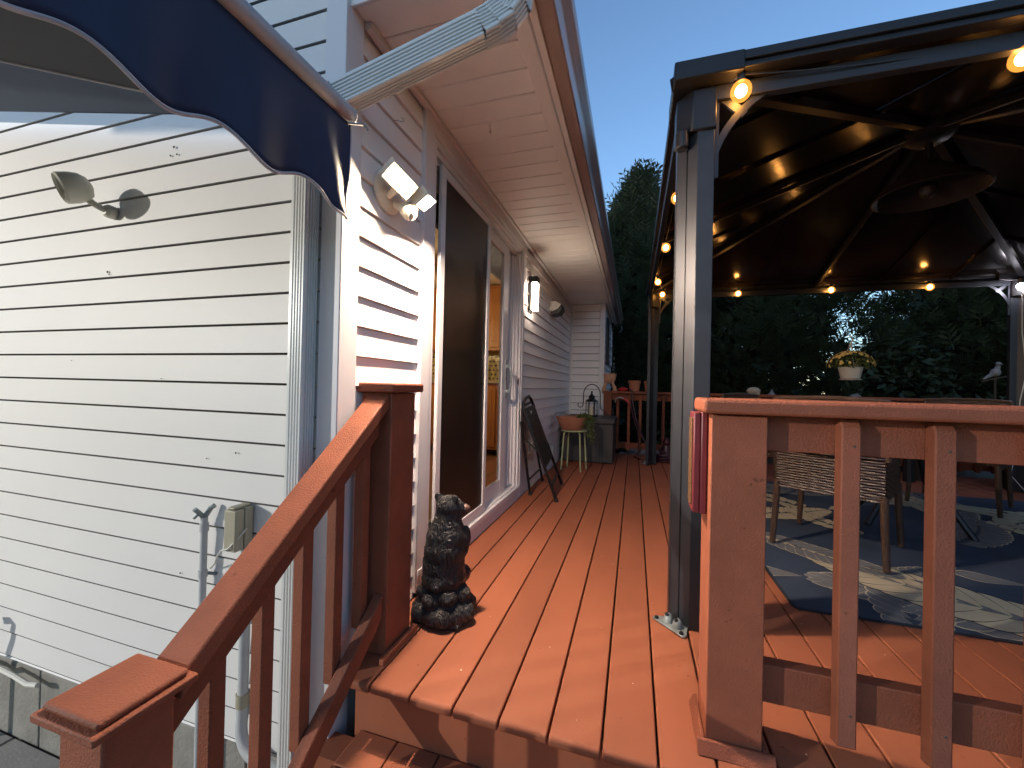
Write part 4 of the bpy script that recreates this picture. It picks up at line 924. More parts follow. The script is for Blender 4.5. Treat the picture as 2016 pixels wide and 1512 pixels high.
# ================================================================== STOOL + BASKET PLANTER
stl = thing('stool', (-.66, 4.70, 0), 'small mint green metal stool under the terracotta bowl', 'stool')
MB().lathe([(.150, .448), (.158, .452), (.158, .462), (.15, .466)], (-.66, 4.70, 0), 24).build('seat', 'mint', stl)
for t in (.6, 2.2, 3.8, 5.35):
    d = Vector((cos(t), sin(t), 0)); MB().tube([Vector((-.66, 4.70, .45)) + d * .10, Vector((-.66, 4.70, .42)) + d * .135, Vector((-.66, 4.70, .002)) + d * .165], .0085, 8).build('leg', 'mint', stl)
bp_ = thing('bowl_planter', (-.68, 4.66, .467), 'shallow terracotta bowl with a trailing green plant on the mint stool', 'planter')
MB().lathe([(.115, 0), (.125, .01), (.165, .09), (.185, .135), (.190, .150), (.178, .150), (.17, .135), (.10, .03)], (-.68, 4.66, .467), 26, caps=False).lathe([(.115, 0), (.0, .001)], (-.68, 4.66, .4672), 26, caps=False).build('bowl', 'terracotta', bp_)
MB().lathe([(.172, 0), (.0, .012)], (-.68, 4.66, .59), 20, caps=False).build('soil', 'soil', bp_)
def leaf_cluster(mb, c, r, n, s, down=0.0, elong=1.0):
    for i in range(n):
        p = Vector(c) + Vector((random.gauss(0, r[0]), random.gauss(0, r[1]), random.gauss(0, r[2])))
        a_ = Vector((random.uniform(-1, 1), random.uniform(-1, 1), random.uniform(-1, .6) - down)).normalized(); q = a_.orthogonal().normalized()
        q = (Matrix.Rotation(random.uniform(0, 6.28), 3, a_) @ q); L = s * random.uniform(.6, 1.3) * elong; W = s * random.uniform(.25, .4)
        mb.add([p, p + a_ * L * .5 + q * W, p + a_ * L, p + a_ * L * .5 - q * W], [(0, 1, 2, 3)])
random.seed(31)
w = MB()
for k in range(26):
    t = random.uniform(-1.1, .9); d = Vector((cos(t), sin(t) * .8, 0)); L = random.uniform(.12, .34)
    pts = [Vector((-.62, 4.66, .62)), Vector((-.60, 4.66, .64)) + d * .10, Vector((-.60, 4.66, .60)) + d * .15, Vector((-.60, 4.66, .60 - L)) + d * (.16 + random.uniform(-.02, .03))]
    w.tube(pts, .0015, 4)
    for j in range(20):
        q = random.uniform(0, 2.9); i = int(q); p = pts[i].lerp(pts[i+1], q - i); leaf_cluster(w, p, (.01, .01, .01), 2, .026)
w.build('trailing_leaves', 'leaf', bp_, smooth=0)
w = MB(); w.tube([(-.86, 4.60, .615), (-.88, 4.64, .65), (-.80, 4.72, .66), (-.70, 4.74, .63)], .0025, 5)
for k in range(9): w.tube([(-.78 + .02 * k, 4.6 + .01 * k, .61), (-.80 + .022 * k, 4.58, .65 + .01 * sin(k)), (-.74 + .01 * k, 4.60, .63)], .0016, 4)
w.build('dry_stems', 'dry_stem', bp_)

# ================================================================== STORAGE BOX + LANTERN
sb = thing('storage_box', (-.52, 5.55, 0), 'dark brown plastic deck storage box at the corner of the house', 'storage box')
MB().box(-.88, -.238, 5.20, 5.98, .004, .50).build('body', 'box_plastic', sb, bevel=.012)
MB().box(-.895, -.222, 5.185, 5.99, .502, .565).build('lid', 'box_plastic', sb, bevel=.012, seg=3)
w = MB().box(-.80, -.32, 5.1955, 5.1985, .30, .44).box(-.8, -.32, 5.1955, 5.1985, .05, .27).build('front_panel', 'box_plastic', sb, bevel=.001)
ln = thing('lantern', (-.555, 5.60, .567), 'black candle lantern with a loop handle standing on the storage box', 'lantern')
c = Vector((-.555, 5.60, .567)); w = MB()
w.lathe([(.085, 0), (.085, .012), (.075, .018)], c, 6).lathe([(.095, .20), (.095, .206), (.06, .235), (.045, .238), (.045, .262), (.052, .266), (.02, .30), (.010, .32), (.016, .333), (.004, .352)], c, 6)
for k in range(6):
    t = 2 * pi * k / 6; p = c + Vector((.075 * cos(t), .075 * sin(t), .015)); w.tube([p, p + Vector((0, 0, .19))], .0055, 6)
w.build('frame', 'black_metal', ln)
MB().lathe([(.032, 0), (.032, .10), (.028, .108), (.004, .105)], c + Vector((0, 0, .018)), 16).build('candle', 'candle', ln)
w = MB(); hp = [c + Vector((.24, .05, .005)), c + Vector((.19, .03, .06)), c + Vector((.125, .02, .10)), c + Vector((.115, .02, .20))] + [c + Vector((.115 * cos(t), .02, .30 + .14 * sin(t))) for t in [pi * i / 12 for i in range(13)]] + [c + Vector((-.115, .02, .20)), c + Vector((-.125, .02, .13)), c + Vector((-.16, .02, .115)), c + Vector((-.19, .02, .14)), c + Vector((-.185, .02, .18))]
w.tube(hp, .0065, 8); w.build('loop_handle', 'black_metal', ln)

# ================================================================== POTS ON THE FAR RAIL
RZ = .9215
fp_ = thing('face_planter', (-.345, 6.06, RZ), 'pale clay planter shaped like a head resting on two hands, on the far rail', 'planter')
c = Vector((-.345, 6.06, RZ)); w = MB()
w.lathe([(.052, .11), (.075, .13), (.085, .17), (.090, .215), (.098, .25), (.088, .25), (.08, .215), (.06, .15)], c, 22, caps=False)
w.ell(c + Vector((.0, -.082, .175)), (.010, .016, .020), 10)
for s in (-1, 1):
    w.ell(c + Vector((s * .030, -.078, .205)), (.016, .010, .006), 10); w.ell(c + Vector((s * .035, -.076, .178)), (.014, .014, .012), 10)
w.ell(c + Vector((0, -.082, .150)), (.022, .010, .006), 10)
w.build('head', 'clay_pale', fp_)
for s in (-1, 1):
    MB().tube([c + Vector((s * .075, -.03, .0)), c + Vector((s * .072, -.045, .05)), c + Vector((s * .045, -.075, .12)), c + Vector((s * .05, -.078, .155))], [.034, .028, .018, .014], 10).build('arm', 'clay_pale', fp_)
def pot(c, r, h, lb, m='terracotta'):
    w = MB().lathe([(r * .78, 0), (r * .90, h * .74), (r * 1.0, h * .75), (r * 1.02, h), (r * .93, h), (r * .85, h * .7), (r * .6, h * .1)], c, 24, caps=False).lathe([(r * .78, 0), (0.001, .001)], c, 24, caps=False)
    tag(w.build('flower_pot', m, group=None), lb, 'flower pot', 'clay pots on the far rail')
pot((.005, 6.06, RZ), .088, .155, 'terracotta pot on the far rail, left of the dark gazebo post')
pot((.215, 6.06, RZ), .080, .150, 'terracotta pot on the far rail, half hidden behind the gazebo post')
w = MB().ell((1.53, 6.06, RZ + .045), (.085, .06, .05), 14).box(1.47, 1.59, 6.02, 6.10, RZ, RZ + .03)
tag(w.build('garden_stone', 'stone_pale'), 'pale rounded stone ornament on the far rail under the gazebo', 'ornament')

# hose, watering wand and hose pile at the far post
hw = thing('watering_wand', (-.1, 6.0, .7), 'watering wand with red grip hooked over the far rail', 'watering wand')
MB().tube([(-.26, 5.93, .76), (-.24, 5.93, .815), (-.19, 5.93, .832), (-.14, 5.93, .815)], .011, 10).build('nozzle', 'metal_bare', hw)
MB().tube([(-.14, 5.93, .815), (-.10, 5.93, .79), (-.05, 5.93, .745)], .017, 10).build('grip', 'red_plastic', hw)
MB().ell((-.155, 6.02, RZ + .022), (.075, .04, .022), 14).tube([(-.21, 6.02, RZ + .02), (-.16, 6.0, RZ + .05), (-.09, 6.0, RZ + .03)], .012, 8).build('spray_head', 'red_plastic', hw)
ho = MB().tube([(-.06, 5.96, .955), (-.03, 5.94, .93), (-.02, 5.93, .80), (.03, 5.92, .55), (.10, 5.90, .35), (.16, 5.88, .22), (.22, 5.82, .10), (.35, 5.75, .03), (.45, 5.65, .02)], .011, 8)
ho.tube([(-.04, 5.93, .74), (.0, 5.92, .55), (.06, 5.90, .38), (.075, 5.9, .22), (.08, 5.88, .08), (.02, 5.80, .02), (.10, 5.66, .014), (.24, 5.62, .014)], .010, 8)
tag(ho.build('garden_hose', 'hose'), 'dark red garden hose hanging down from the far rail', 'hose')
w = MB(); random.seed(17); pts = []
for i in range(150):
    t = i * .33; rr = .11 + .035 * sin(i * .21); pts.append((.42 + rr * cos(t), 5.66 + rr * .8 * sin(t), .016 + i * .0006 + .006 * sin(i * .9)))
w.tube(pts, .010, 6)
tag(w.build('coiled_hose', 'hose'), 'coiled dark hose piled on the deck at the foot of the far gazebo post', 'hose')
w = MB(); c = Vector((.44, 5.86, 0))
w.lathe([(.10, .001), (.105, .03), (.09, .05)], c, 18).lathe([(.08, .05), (.085, .10), (.06, .17), (.055, .20)], c, 18).ell(c + Vector((0, 0, .235)), (.045, .05, .055), 14).ell(c + Vector((0, -.01, .29)), (.02, .02, .018), 10)
w.tube([c + Vector((-.06, -.02, .18)), c + Vector((-.09, -.05, .12)), c + Vector((-.02, -.09, .085))], .02, 8).tube([c + Vector((.06, -.02, .18)), c + Vector((.09, -.05, .12)), c + Vector((.02, -.09, .085))], .02, 8).ell(c + Vector((-.055, -.06, .065)), (.06, .035, .025), 10).ell(c + Vector((.055, -.06, .065)), (.06, .035, .025), 10)
tag(w.build('seated_figurine', 'hose'), 'small dark seated garden figurine on the deck against the far rail', 'figurine')

# ================================================================== RUG
rx0, rx1, ry0, ry1 = .690, 3.70, 2.055, 4.88
w = MB()
def rrect(x0, x1, y0, y1, r, n=6):
    o = []
    for cx, cy, a in ((x1 - r, y1 - r, 0), (x0 + r, y1 - r, pi/2), (x0 + r, y0 + r, pi), (x1 - r, y0 + r, 3*pi/2)):
        o += [(cx + r * cos(a + pi/2 * i / n), cy + r * sin(a + pi/2 * i / n)) for i in range(n + 1)]
    return o
w.cur = 4; w.prism(rrect(rx0, rx1, ry0, ry1, .03), .002, .0075)
w.cur = 0; w.prism(rrect(rx0 + .012, rx1 - .012, ry0 + .012, ry1 - .012, .02), .0076, .0092)
random.seed(44)
zc = [.0096]
def patch(pts, m):
    pts = [(min(max(x, rx0 + .014), rx1 - .014), min(max(y, ry0 + .014), ry1 - .014)) for x, y in pts]
    ar = sum(pts[i][0] * pts[(i+1) % len(pts)][1] - pts[(i+1) % len(pts)][0] * pts[i][1] for i in range(len(pts)))
    if abs(ar) < 1e-4: return
    if ar < 0: pts = pts[::-1]
    w.cur = m; z = zc[0]; zc[0] += .0000045; w.add([(x, y, z) for x, y in pts], [tuple(range(len(pts)))])
def petal(p, ang, L, W, m, bend=.0, rim=True):
    def outline(L, W, k=0.0):
        o = []; n = 12
        prof = [0, .16, .30, .44, .58, .72, .86, .97, 1.0, .93, .72, .42, 0]
        for side in (1, -1):
            rng = range(n + 1) if side == 1 else range(n - 1, 0, -1)
            for i in rng:
                t = i / n; wdt = W * prof[i] * .5 * side; x_ = t * L; a_ = ang + bend * t
                bx = p[0] + cos(ang + bend * t * .5) * x_; by = p[1] + sin(ang + bend * t * .5) * x_
                o.append((bx - sin(a_) * wdt, by + cos(a_) * wdt))
        return o
    if rim: patch(outline(L * 1.03, W * 1.10), {2: 5, 3: 2}.get(m, m))
    patch(outline(L, W), m)
def frond(p, ang, L, m, curl=.6, n=15, wid=.25):
    q = Vector((p[0], p[1])); a_ = ang; step = L / n; tips = []
    for i in range(n):
        t = i / n; ll = L * wid * (math.sin(pi * (.18 + .80 * t)) ** .8) * (1.0 if i < n - 1 else .8)
        for s in (1, -1):
            petal((q.x, q.y), a_ + s * (1.02 - .45 * t), ll, ll * .50, m, bend=-s * .55)
        q += Vector((cos(a_), sin(a_))) * step; a_ += curl / n
    petal((q.x, q.y), a_, L * .22, L * .10, m)
for (p, ang, L, m, curl) in (((2.1, 1.95), 2.55, 1.35, 3, .5), ((1.1, 2.0), 1.25, .9, 3, -.5), ((1.95, 2.10), 2.75, 1.25, 2, -.55), ((3.0, 2.0), 2.3, 1.3, 3, .6), ((3.4, 2.3), 2.6, 1.2, 2, -.4), ((.72, 3.5), .2, .9, 2, .5),
                              ((.75, 4.75), -.5, 1.1, 3, .5), ((1.6, 4.9), -.9, 1.0, 2, .4), ((2.6, 4.85), -1.6, 1.1, 3, -.6), ((3.65, 4.4), 3.4, 1.2, 2, .5), ((3.6, 3.2), 2.9, 1.1, 3, -.5), ((2.0, 3.3), .7, .9, 3, .5), ((.80, 3.05), -.9, .75, 3, .4), ((2.75, 2.15), .6, .7, 2, .4)):
    frond(p, ang, L, m, curl)
rnr = random.Random(6)
for k in range(10):
    frond((rnr.uniform(rx0 + .1, rx1 - .1), rnr.uniform(ry0 + .05, ry1 - .1)), rnr.uniform(0, 6.28), rnr.uniform(.55, .9), rnr.choice((2, 3)), rnr.uniform(-.7, .7), n=11)
tag(w.build('patio_rug', ['rug_blue', 'rug_teal', 'rug_cream', 'rug_grey', 'rug_edge', 'rug_edge'], smooth=0, fix=False), 'navy outdoor rug with cream and grey leaf pattern under the gazebo', 'rug')

# ================================================================== WICKER CHAIRS + TABLE
def wicker_chair(loc, rotz, label):
    ch = thing('wicker_chair', (0, 0, 0), label, 'chair', 'wicker chairs round the patio table')
    # local frame: back is at -y, seat faces +y, feet corners +-.25
    W_, D_ = .25, .27
    def weave(mb, a, b, z0, z1, bulge=.0, rows=24, ribs=9):
        a = Vector(a); b = Vector(b); d = (b - a); L = d.length; dn = d.normalized(); nr = Vector((dn.y, -dn.x, 0))
        for r in range(rows):
            z = z0 + (z1 - z0) * (r + .5) / rows; n = ribs * 4; pts = []
            for i in range(n + 1):
                t = i / n; pts.append(a + d * t + nr * (.004 * sin(t * ribs * pi + (r % 2) * pi) + bulge * sin(pi * t)) + Vector((0, 0, z + random.uniform(-.0006, .0006))))
            mb.tube(pts, (z1 - z0) / rows * .43, 5, caps=False)
        for i in range(ribs + 1):
            t = i / ribs; p = a + d * t + nr * bulge * sin(pi * t); mb.tube([p + Vector((0, 0, z0)), p + Vector((0, 0, z1))], .0035, 5)
    random.seed(2)
    w = MB(); weave(w, (-W_, -D_, 0), (W_, -D_, 0), .36, .585, .012, 15); weave(w, (W_, -D_, 0), (W_, D_, 0), .36, .585, 0, 15); weave(w, (W_, D_, 0), (-W_, D_, 0), .40, .585, 0, 12); weave(w, (-W_, D_, 0), (-W_, -D_, 0), .36, .585, 0, 15)
    w.cur = 1; w.box(-W_ + .008, W_ - .008, -D_ + .008, D_ - .008, .40, .575)
    w.build('seat_frame', ['wicker', 'wicker_core'], ch, loc=(0, 0, 0))
    w = MB(); weave(w, (-W_ - .01, -D_ - .01, 0), (W_ + .01, -D_ - .01, 0), .59, .905, .035, 22); 
    w.tube([(-W_ - .01, -D_ - .01, .585), (-W_ - .012, -D_ - .01, .90)] + [( (-W_ - .01) + (2 * W_ + .02) * i / 8, -D_ - .01 - .035 * sin(pi * i / 8), .905 + .012 * sin(pi * i / 8)) for i in range(9)] + [(W_ + .012, -D_ - .01, .90), (W_ + .01, -D_ - .01, .585)], .013, 8)
    w.build('backrest', 'wicker', ch)
    MB().box(-W_ + .02, W_ - .02, -D_ + .03, D_ - .01, .587, .64).build('cushion', 'cushion', ch, bevel=.02, seg=3)
    for sx in (-1, 1):
        for sy in (-1, 1):
            pts = [(sx * (W_ - .005), sy * (D_ - .005), .40), (sx * (W_ + .0), sy * (D_ + .0), .2), (sx * (W_ + .012), sy * (D_ + .012), .012)]
            lg = MB().tube(pts, [.018, .016, .014], 10)
            for k in range(34):
                z = .02 + k * .011; t = (z - .012) / .388; lg.lathe([(.0155 + .003 * t, 0), (.0180 + .003 * t, .003), (.0155 + .003 * t, .006)], (sx * (W_ + .012 - .017 * t), sy * (D_ + .012 - .017 * t), z), 8, caps=False)
            lg.build('leg', 'wicker', ch)
        w = MB().tube([(sx * (W_ + .012), -D_, .80), (sx * (W_ + .025), -.05, .79), (sx * (W_ + .02), D_ - .03, .77), (sx * (W_), D_, .70), (sx * W_, D_, .58)], .014, 8); w.build('armrest', 'wicker', ch)
    ch.location = loc; ch.rotation_euler = (0, 0, rotz)
    return ch
a0 = -.570
wc = wicker_chair((1.215, 2.965, .0105), a0, 'brown wicker chair with its woven back to the railing, nearest the camera')
copy_tree(wc, (2.62, 2.95, .0105), .75, 'brown wicker chair right of the nearest one, on the near side of the table')
copy_tree(wc, (2.70, 4.45, .0105), 2.45, 'brown wicker chair on the far side of the patio table, toward the cool white lamp')
copy_tree(wc, (1.25, 4.50, .0105), -2.45, 'brown wicker chair on the far side of the patio table, toward the house')
tb = thing('patio_table', (1.97, 3.72, .0105), 'dark round metal patio table among the wicker chairs', 'table')
c = Vector((1.97, 3.72, .0105))
MB().lathe([(.60, .855), (.615, .862), (.615, .875), (.60, .882), (.0, .883)], c, 40, caps=False).lathe([(.59, .862), (.0, .861)], c, 40, caps=False).build('tabletop', 'gz_dark', tb)
for t in (.5, 2.07, 3.64, 5.21):
    d = Vector((cos(t), sin(t), 0)); MB().tube([c + d * .10 + Vector((0, 0, .80)), c + d * .08 + Vector((0, 0, .55)), c + d * .16 + Vector((0, 0, .30)), c + d * .34 + Vector((0, 0, .05)), c + d * .38 + Vector((0, 0, .0))], .02, 8).build('leg', 'black_metal', tb)
MB().tube([c + Vector((0, 0, .3)), c + Vector((0, 0, .86))], .035, 10).build('pedestal', 'black_metal', tb)
# dark planter tub in the far right corner of the deck
for (x, y, r, h, lb) in ((3.20, 5.72, .24, .42, 'dark round planter tub by the far rail, left of the post lamp'), (3.95, 5.55, .26, .50, 'large dark planter tub in the far right corner of the deck')):
    p_ = thing('planter_tub', (x, y, 0), lb, 'planter', 'dark planter tubs')
    MB().lathe([(r * .75, .002), (r * .95, h * .9), (r, h * .92), (r, h), (r * .9, h), (r * .85, h * .85)], (x, y, 0), 24, caps=False).lathe([(r * .87, h * .9), (0, h * .9)], (x, y, 0), 24, caps=False).build('tub', 'black_plastic', p_)
    w = MB(); random.seed(int(x * 10)); leaf_cluster(w, (x, y, h + .06), (r * .45, r * .45, .07), 160, .07); w.build('leaves', 'leaf_dark', p_, smooth=0)

# ================================================================== HANGING BASKET
hb = thing('hanging_basket', (1.80, 5.25, 1.1), 'white hanging basket full of yellow flowers below the far gazebo beam', 'hanging basket')
c = Vector((2.257, 5.26, 1.122)); SB = .64
MB().lathe([(.080, 0), (.086, .006), (.106, .112), (.114, .124), (.106, .124), (.098, .11), (.07, .015)], c, 26, caps=False).lathe([(.080, 0), (.001, .001)], c, 26, caps=False).lathe([(.10, .010), (.092, .0)], c - Vector((0, 0, .016)), 20).build('pot', 'pot_white', hb)
MB().lathe([(.10, .112), (.001, .115)], c, 20, caps=False).build('soil', 'soil', hb)
w = MB(); random.seed(5)
for k in range(900):
    th = random.uniform(0, 2*pi); ph = random.uniform(0, 1.75); rr = random.uniform(.6, 1.0); p = c + Vector((.20 * rr * sin(ph) * cos(th), .18 * rr * sin(ph) * sin(th), .15 + .145 * rr * cos(ph)))
    leaf_cluster(w, p, (.006, .006, .006), 1, .032)
w.build('foliage', 'leaf', hb, smooth=0)
w = MB()
for k in range(130):
    th = random.uniform(0, 2*pi); ph = random.uniform(.05, 1.7); p = c + Vector((.205 * sin(ph) * cos(th), .185 * sin(ph) * sin(th), .15 + .15 * cos(ph))); n_ = (p - c - Vector((0, 0, .12))).normalized()
    u_ = n_.orthogonal().normalized(); v_ = n_.cross(u_); R_ = random.uniform(.013, .024)
    for q in range(6):
        a_ = q * pi / 3; e = u_ * cos(a_) + v_ * sin(a_); f_ = u_ * -sin(a_) + v_ * cos(a_)
        w.add([p, p + e * R_ * .7 + f_ * R_ * .45 + n_ * .004, p + e * R_ * 1.1 + n_ * .002, p + e * R_ * .7 - f_ * R_ * .45 + n_ * .004], [(0, 1, 2, 3)])
w.build('flowers', 'flower_yellow', hb, smooth=0)
w = MB(); top = c + Vector((0, 0, .40))
for t in (.4, 2.5, 4.6): w.tube([c + Vector((.10 * cos(t), .10 * sin(t), .12)), c + Vector((.02 * cos(t), .02 * sin(t), .33)), top], .004, 5)
w.tube([top] + [top + Vector((.018 * sin(t), 0, .03 - .03 * cos(t))) for t in [pi * i / 6 for i in range(1, 7)]] + [top + Vector((-.015, 0, .085))], .006, 6).build('hanger', 'pot_white', hb)
MB().tube([top + Vector((-.01, 0, .08)), (2.25, 5.38, 2.10)], .0015, 4).build('wire', 'black_metal', hb)

# ================================================================== GARDEN BEHIND
fg = thing('bird_figurine', (4.55, 6.9, GZ), 'small white bird figurine on a dark stake beyond the far rail, right', 'figurine')
w = MB().ell((4.55, 6.9, 1.28), (.055, .045, .055), 12).tube([(4.565, 6.9, 1.31), (4.575, 6.9, 1.37)], [.03, .022], 8).ell((4.58, 6.9, 1.395), (.030, .026, .026), 10).tube([(4.60, 6.9, 1.39), (4.63, 6.9, 1.385)], [.008, .003], 6).tube([(4.52, 6.9, 1.26), (4.43, 6.9, 1.19)], [.03, .010], 6)
w.build('body', 'stone', fg)
MB().tube([(4.55, 6.9, 1.24), (4.55, 6.9, GZ)], .012, 6).tube([(4.42, 6.92, 1.16), (4.66, 6.88, 1.23)], .012, 6).build('perch', 'bark', fg)
random.seed(8)
def rock(c, r, lb):
    w = MB(); w.ell(c, r, 16)
    for v in w.v:
        d = (v - Vector(c)); k = 1 + .16 * sin(d.x * 19 + c[0]) * cos(d.y * 15 + 1) + .1 * sin(d.z * 23 + c[1]); v.x = c[0] + d.x * k; v.y = c[1] + d.y * k; v.z = c[2] + d.z * k
    tag(w.build('boulder', 'stone', smooth=60), lb, 'boulder', 'boulders in the bed behind the deck')
rock((4.6, 6.95, .0), (.5, .35, .80), 'tall grey boulder behind the white bird stake beyond the far rail')
rock((3.05, 6.9, .15), (.45, .30, .80), 'grey boulder behind the far rail, right of the hanging basket')
rock((2.0, 6.95, .12), (.38, .30, .80), 'grey boulder behind the far rail, straight below the hanging basket')
rock((.25, 7.3, -.45), (.5, .35, .42), 'low grey boulder seen between the far balusters by the gazebo post')
rock((-.1, 7.0, -.5), (.4, .3, .34), 'low grey boulder seen between the far balusters by the storage box')

def tree(loc, H, R, seed, label, n=9500):
    t = thing('cypress_tree', loc, label, 'tree', 'tall evergreens behind the deck')
    rnd = random.Random(seed); L = Vector(loc)
    tk = MB().tube([L + Vector((0, 0, -.1)), L + Vector((.03, .02, H * .5)), L + Vector((0, .03, H * .97))], [.16, .09, .012], 8)
    for k in range(46):
        z = H * rnd.uniform(.06, .93); a_ = rnd.uniform(0, 2*pi); rr = R * prof(z / H) * .8; tk.tube([L + Vector((0, 0, z)), L + Vector((cos(a_) * rr * .5, sin(a_) * rr * .5, z + .05)), L + Vector((cos(a_) * rr, sin(a_) * rr, z + .28))], [.03, .018, .006], 5)
    tk.build('trunk', 'bark', t)
    vs = []; fs = []
    ph = [rnd.uniform(0, 6.28) for _ in range(6)]
    for k in range(n):
        z = H * (1 - rnd.random() ** .8) if rnd.random() < .5 else H * rnd.uniform(.0, 1.0)
        u = z / H; a_ = rnd.uniform(0, 2*pi)
        lump = 1 + .14 * sin(3 * a_ + ph[0] + u * 6) + .12 * sin(5 * a_ + ph[1] - u * 13) + .11 * sin(u * 24 + ph[2] + 2 * a_)
        rr = R * prof(u) * lump * (1 - abs(rnd.gauss(0, .13)))
        base = L + Vector((cos(a_) * rr, sin(a_) * rr, z))
        out = Vector((cos(a_) * 1.0, sin(a_) * 1.0, .55 + u * 1.3 + rnd.uniform(-.45, .35))).normalized()
        sd = out.cross(Vector((0, 0, 1))).normalized(); roll = rnd.uniform(-.9, .9); sd = Matrix.Rotation(roll, 3, out) @ sd
        nrm = out.cross(sd); ln = rnd.uniform(.16, .34) * (1.25 if u > .9 else 1) * (1.6 if rnd.random() < .22 else 1)
        out = (out + nrm * rnd.uniform(-.3, .3)).normalized()
        b0 = len(vs)
        # main sprig + paired side sprigs, each a slender blade
        vs += [base - sd * .008, base + sd * .008, base + out * ln]; fs.append((b0, b0 + 1, b0 + 2))
        for j in range(1, 5):
            q = base + out * ln * (j / 5.2); l2 = ln * (.52 - .07 * j)
            for s in (1, -1):
                dr = (out * .75 + sd * s * .8 + nrm * rnd.uniform(-.25, .25)).normalized(); b1 = len(vs); wv = (dr.cross(nrm)).normalized() * l2 * .13
                vs += [q, q + dr * l2 * .5 + wv, q + dr * l2, q + dr * l2 * .45 - wv]; fs.append((b1, b1 + 1, b1 + 2, b1 + 3))
    for k in range(26):                                # upright leaders that make the ragged outline
        u = rnd.uniform(.66, .99); a_ = rnd.uniform(0, 2*pi); rr = R * prof(u) * rnd.uniform(.5, .95); p0 = L + Vector((cos(a_) * rr, sin(a_) * rr, H * u - .15)); hh = rnd.uniform(.5, 1.05)
        for q_ in range(60):
            t_ = rnd.random(); p = p0 + Vector((rnd.gauss(0, .10) * (1 - t_), rnd.gauss(0, .10) * (1 - t_), hh * t_)); b_ = rnd.uniform(0, 2*pi)
            o_ = Vector((cos(b_) * .7, sin(b_) * .7, rnd.uniform(.5, 1.1))).normalized(); g_ = o_.orthogonal().normalized(); g_ = Matrix.Rotation(rnd.uniform(0, 6.28), 3, o_) @ g_; ln = rnd.uniform(.08, .2) * (1.2 - .5 * t_); b0 = len(vs)
            vs += [p, p + o_ * ln * .5 + g_ * ln * .16, p + o_ * ln, p + o_ * ln * .4 - g_ * ln * .16]; fs.append((b0, b0+1, b0+2, b0+3))
    for k in range(2600):                              # inner boughs
        z = H * rnd.uniform(.02, .96); a_ = rnd.uniform(0, 2*pi); rr = R * prof(z / H) * rnd.uniform(.15, .72); p = L + Vector((cos(a_) * rr, sin(a_) * rr, z)); e = Vector((rnd.uniform(-1, 1), rnd.uniform(-1, 1), rnd.uniform(-.2, 1))).normalized(); g_ = e.orthogonal().normalized(); q = rnd.uniform(.12, .26); b0 = len(vs)
        vs += [p - e * q, p + g_ * q * .45, p + e * q, p - g_ * q * .45]; fs.append((b0, b0+1, b0+2, b0+3))
    m = MB(); m.v = vs; m.f = fs; m.m = [0] * len(fs); m.build('crown', 'leaf_dark', t, smooth=0, fix=False)
    return t
def prof(u): return max(.03, (1 - u ** 1.9) ** .8) * (.86 + .14 * min(1, u * 6))
tA = tree((.02, 9.4, GZ), 6.2, 1.5, 1, 'tallest dark evergreen tree, rising between the eave and the gazebo roof')
tB = tree((2.85, 9.6, GZ), 6.2, 1.75, 2, 'dark evergreen tree behind the gazebo, left of the gap of sky')
tC = tree((6.25, 9.8, GZ), 6.0, 1.95, 3, 'dark evergreen tree behind the gazebo, right of the gap of sky')
copy_tree(tA, (-1.75, 10.2, GZ), 2.0, 'dark evergreen tree mostly hidden behind the gutter end')
copy_tree(tB, (8.6, 9.2, GZ), 1.2, 'dark evergreen tree at the far right behind the gazebo post lamp')
copy_tree(tC, (-.6, 11.3, GZ), .8, 'dark evergreen tree in the back row, left')
copy_tree(tC, (1.5, 11.6, GZ), 2.4, 'dark evergreen tree in the back row behind the tallest one', scale=(.95, .95, .93))
copy_tree(tA, (7.5, 11.5, GZ), 4.0, 'dark evergreen tree in the back row, right of the sky gap', scale=(1.2, 1.2, 1))
copy_tree(tB, (10.8, 8.6, GZ), 4.0, 'dark evergreen tree farthest right behind the deck')
copy_tree(tC, (7.4, 7.2, GZ), 5.0, 'dark evergreen tree to the right of the deck')
copy_tree(tB, (8.2, 4.6, GZ), 3.3, 'dark evergreen tree right of the deck, nearest the house side')
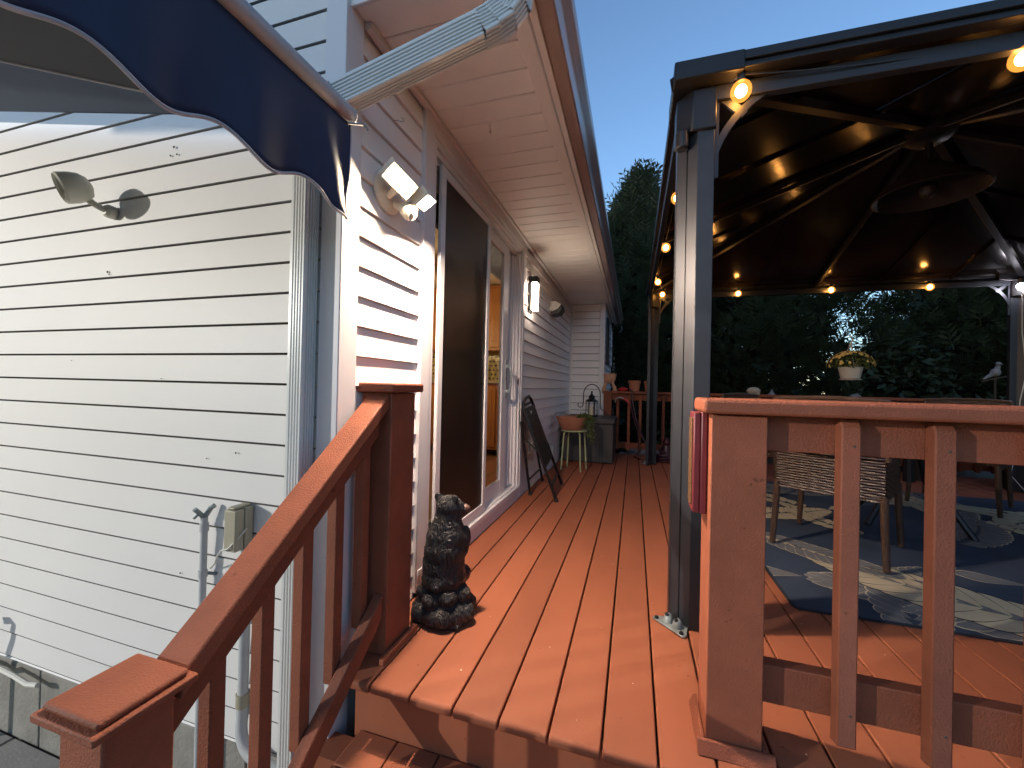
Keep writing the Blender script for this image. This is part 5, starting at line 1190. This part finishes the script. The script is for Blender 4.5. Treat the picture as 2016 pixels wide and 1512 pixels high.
for k, (tx_, ty_) in enumerate(((-5.5, -9.5), (-1.5, -9.0), (2.5, -9.6), (6.5, -8.2), (9.5, -4.5))):  # added out of view to block low sky light from behind
    copy_tree(tC, (tx_, ty_, GZ), 1.1 * k, 'dark evergreen tree behind the photographer, ' + ('leftmost of the row', 'second of the row', 'middle of the row', 'fourth of the row', 'rightmost of the row')[k], group='evergreens behind the photographer', scale=(.8, .8, .72))
# shrub filling the lower part of the gap and the bed
def shrub(c, r, n, seed, lb):
    rnd = random.Random(seed); m = MB(); random.seed(seed)
    for k in range(n):
        th = rnd.uniform(0, 2*pi); ph = rnd.uniform(0, 1.7); q = rnd.uniform(.75, 1.05)
        p = Vector(c) + Vector((r[0] * q * sin(ph) * cos(th), r[1] * q * sin(ph) * sin(th), r[2] * q * cos(ph)))
        leaf_cluster(m, p, (.02, .02, .02), 1, .13, elong=1.5)
    t = thing('shrub', (c[0], c[1], GZ), lb, 'shrub', 'low shrubs behind the deck')
    m.build('foliage', 'leaf_dark', t, smooth=0)
    MB().tube([(c[0], c[1], GZ), (c[0], c[1], c[2] + r[2] * .5)], .03, 6).build('stem', 'bark', t)
shrub((4.35, 8.6, .1), (1.1, .6, 1.75), 4200, 1, 'low dark shrub below the gap of sky between the evergreens')
shrub((2.6, 7.7, -.3), (.8, .5, 1.0), 2000, 2, 'low dark shrub behind the far rail under the hanging basket')
shrub((1.2, 7.8, -.3), (.8, .5, 1.05), 2000, 3, 'low dark shrub behind the far rail, left of the hanging basket')
shrub((5.2, 7.6, -.3), (.9, .6, 1.2), 2200, 4, 'low dark shrub beyond the far right corner of the deck')

# the floodlight that lights the wall from the yard, on its own pole out of the picture
yl = thing('yard_floodlight', (KEY.x, KEY.y, GZ), 'white yard floodlight on a grey pole, out of the picture to the left', 'lamp')
MB().tube([(KEY.x - .12, KEY.y - .1, GZ), (KEY.x - .12, KEY.y - .1, KEY.z)], .025, 10).build('pole', 'grey_conduit', yl)
dk = (Vector((-.9, 1.1, .9)) - KEY).normalized()
MB().lathe([(.04, -.12), (.07, -.09), (.085, -.02), (.085, .0)], KEY - dk * .02, 20, dk, caps=False).build('head', 'lamp_cream', yl)
lamp('yard_light', 'SPOT', KEY, KEY_POWER, (1.0, .955, .885), yl, .05, (-.9, 1.1, .9), spot=110)
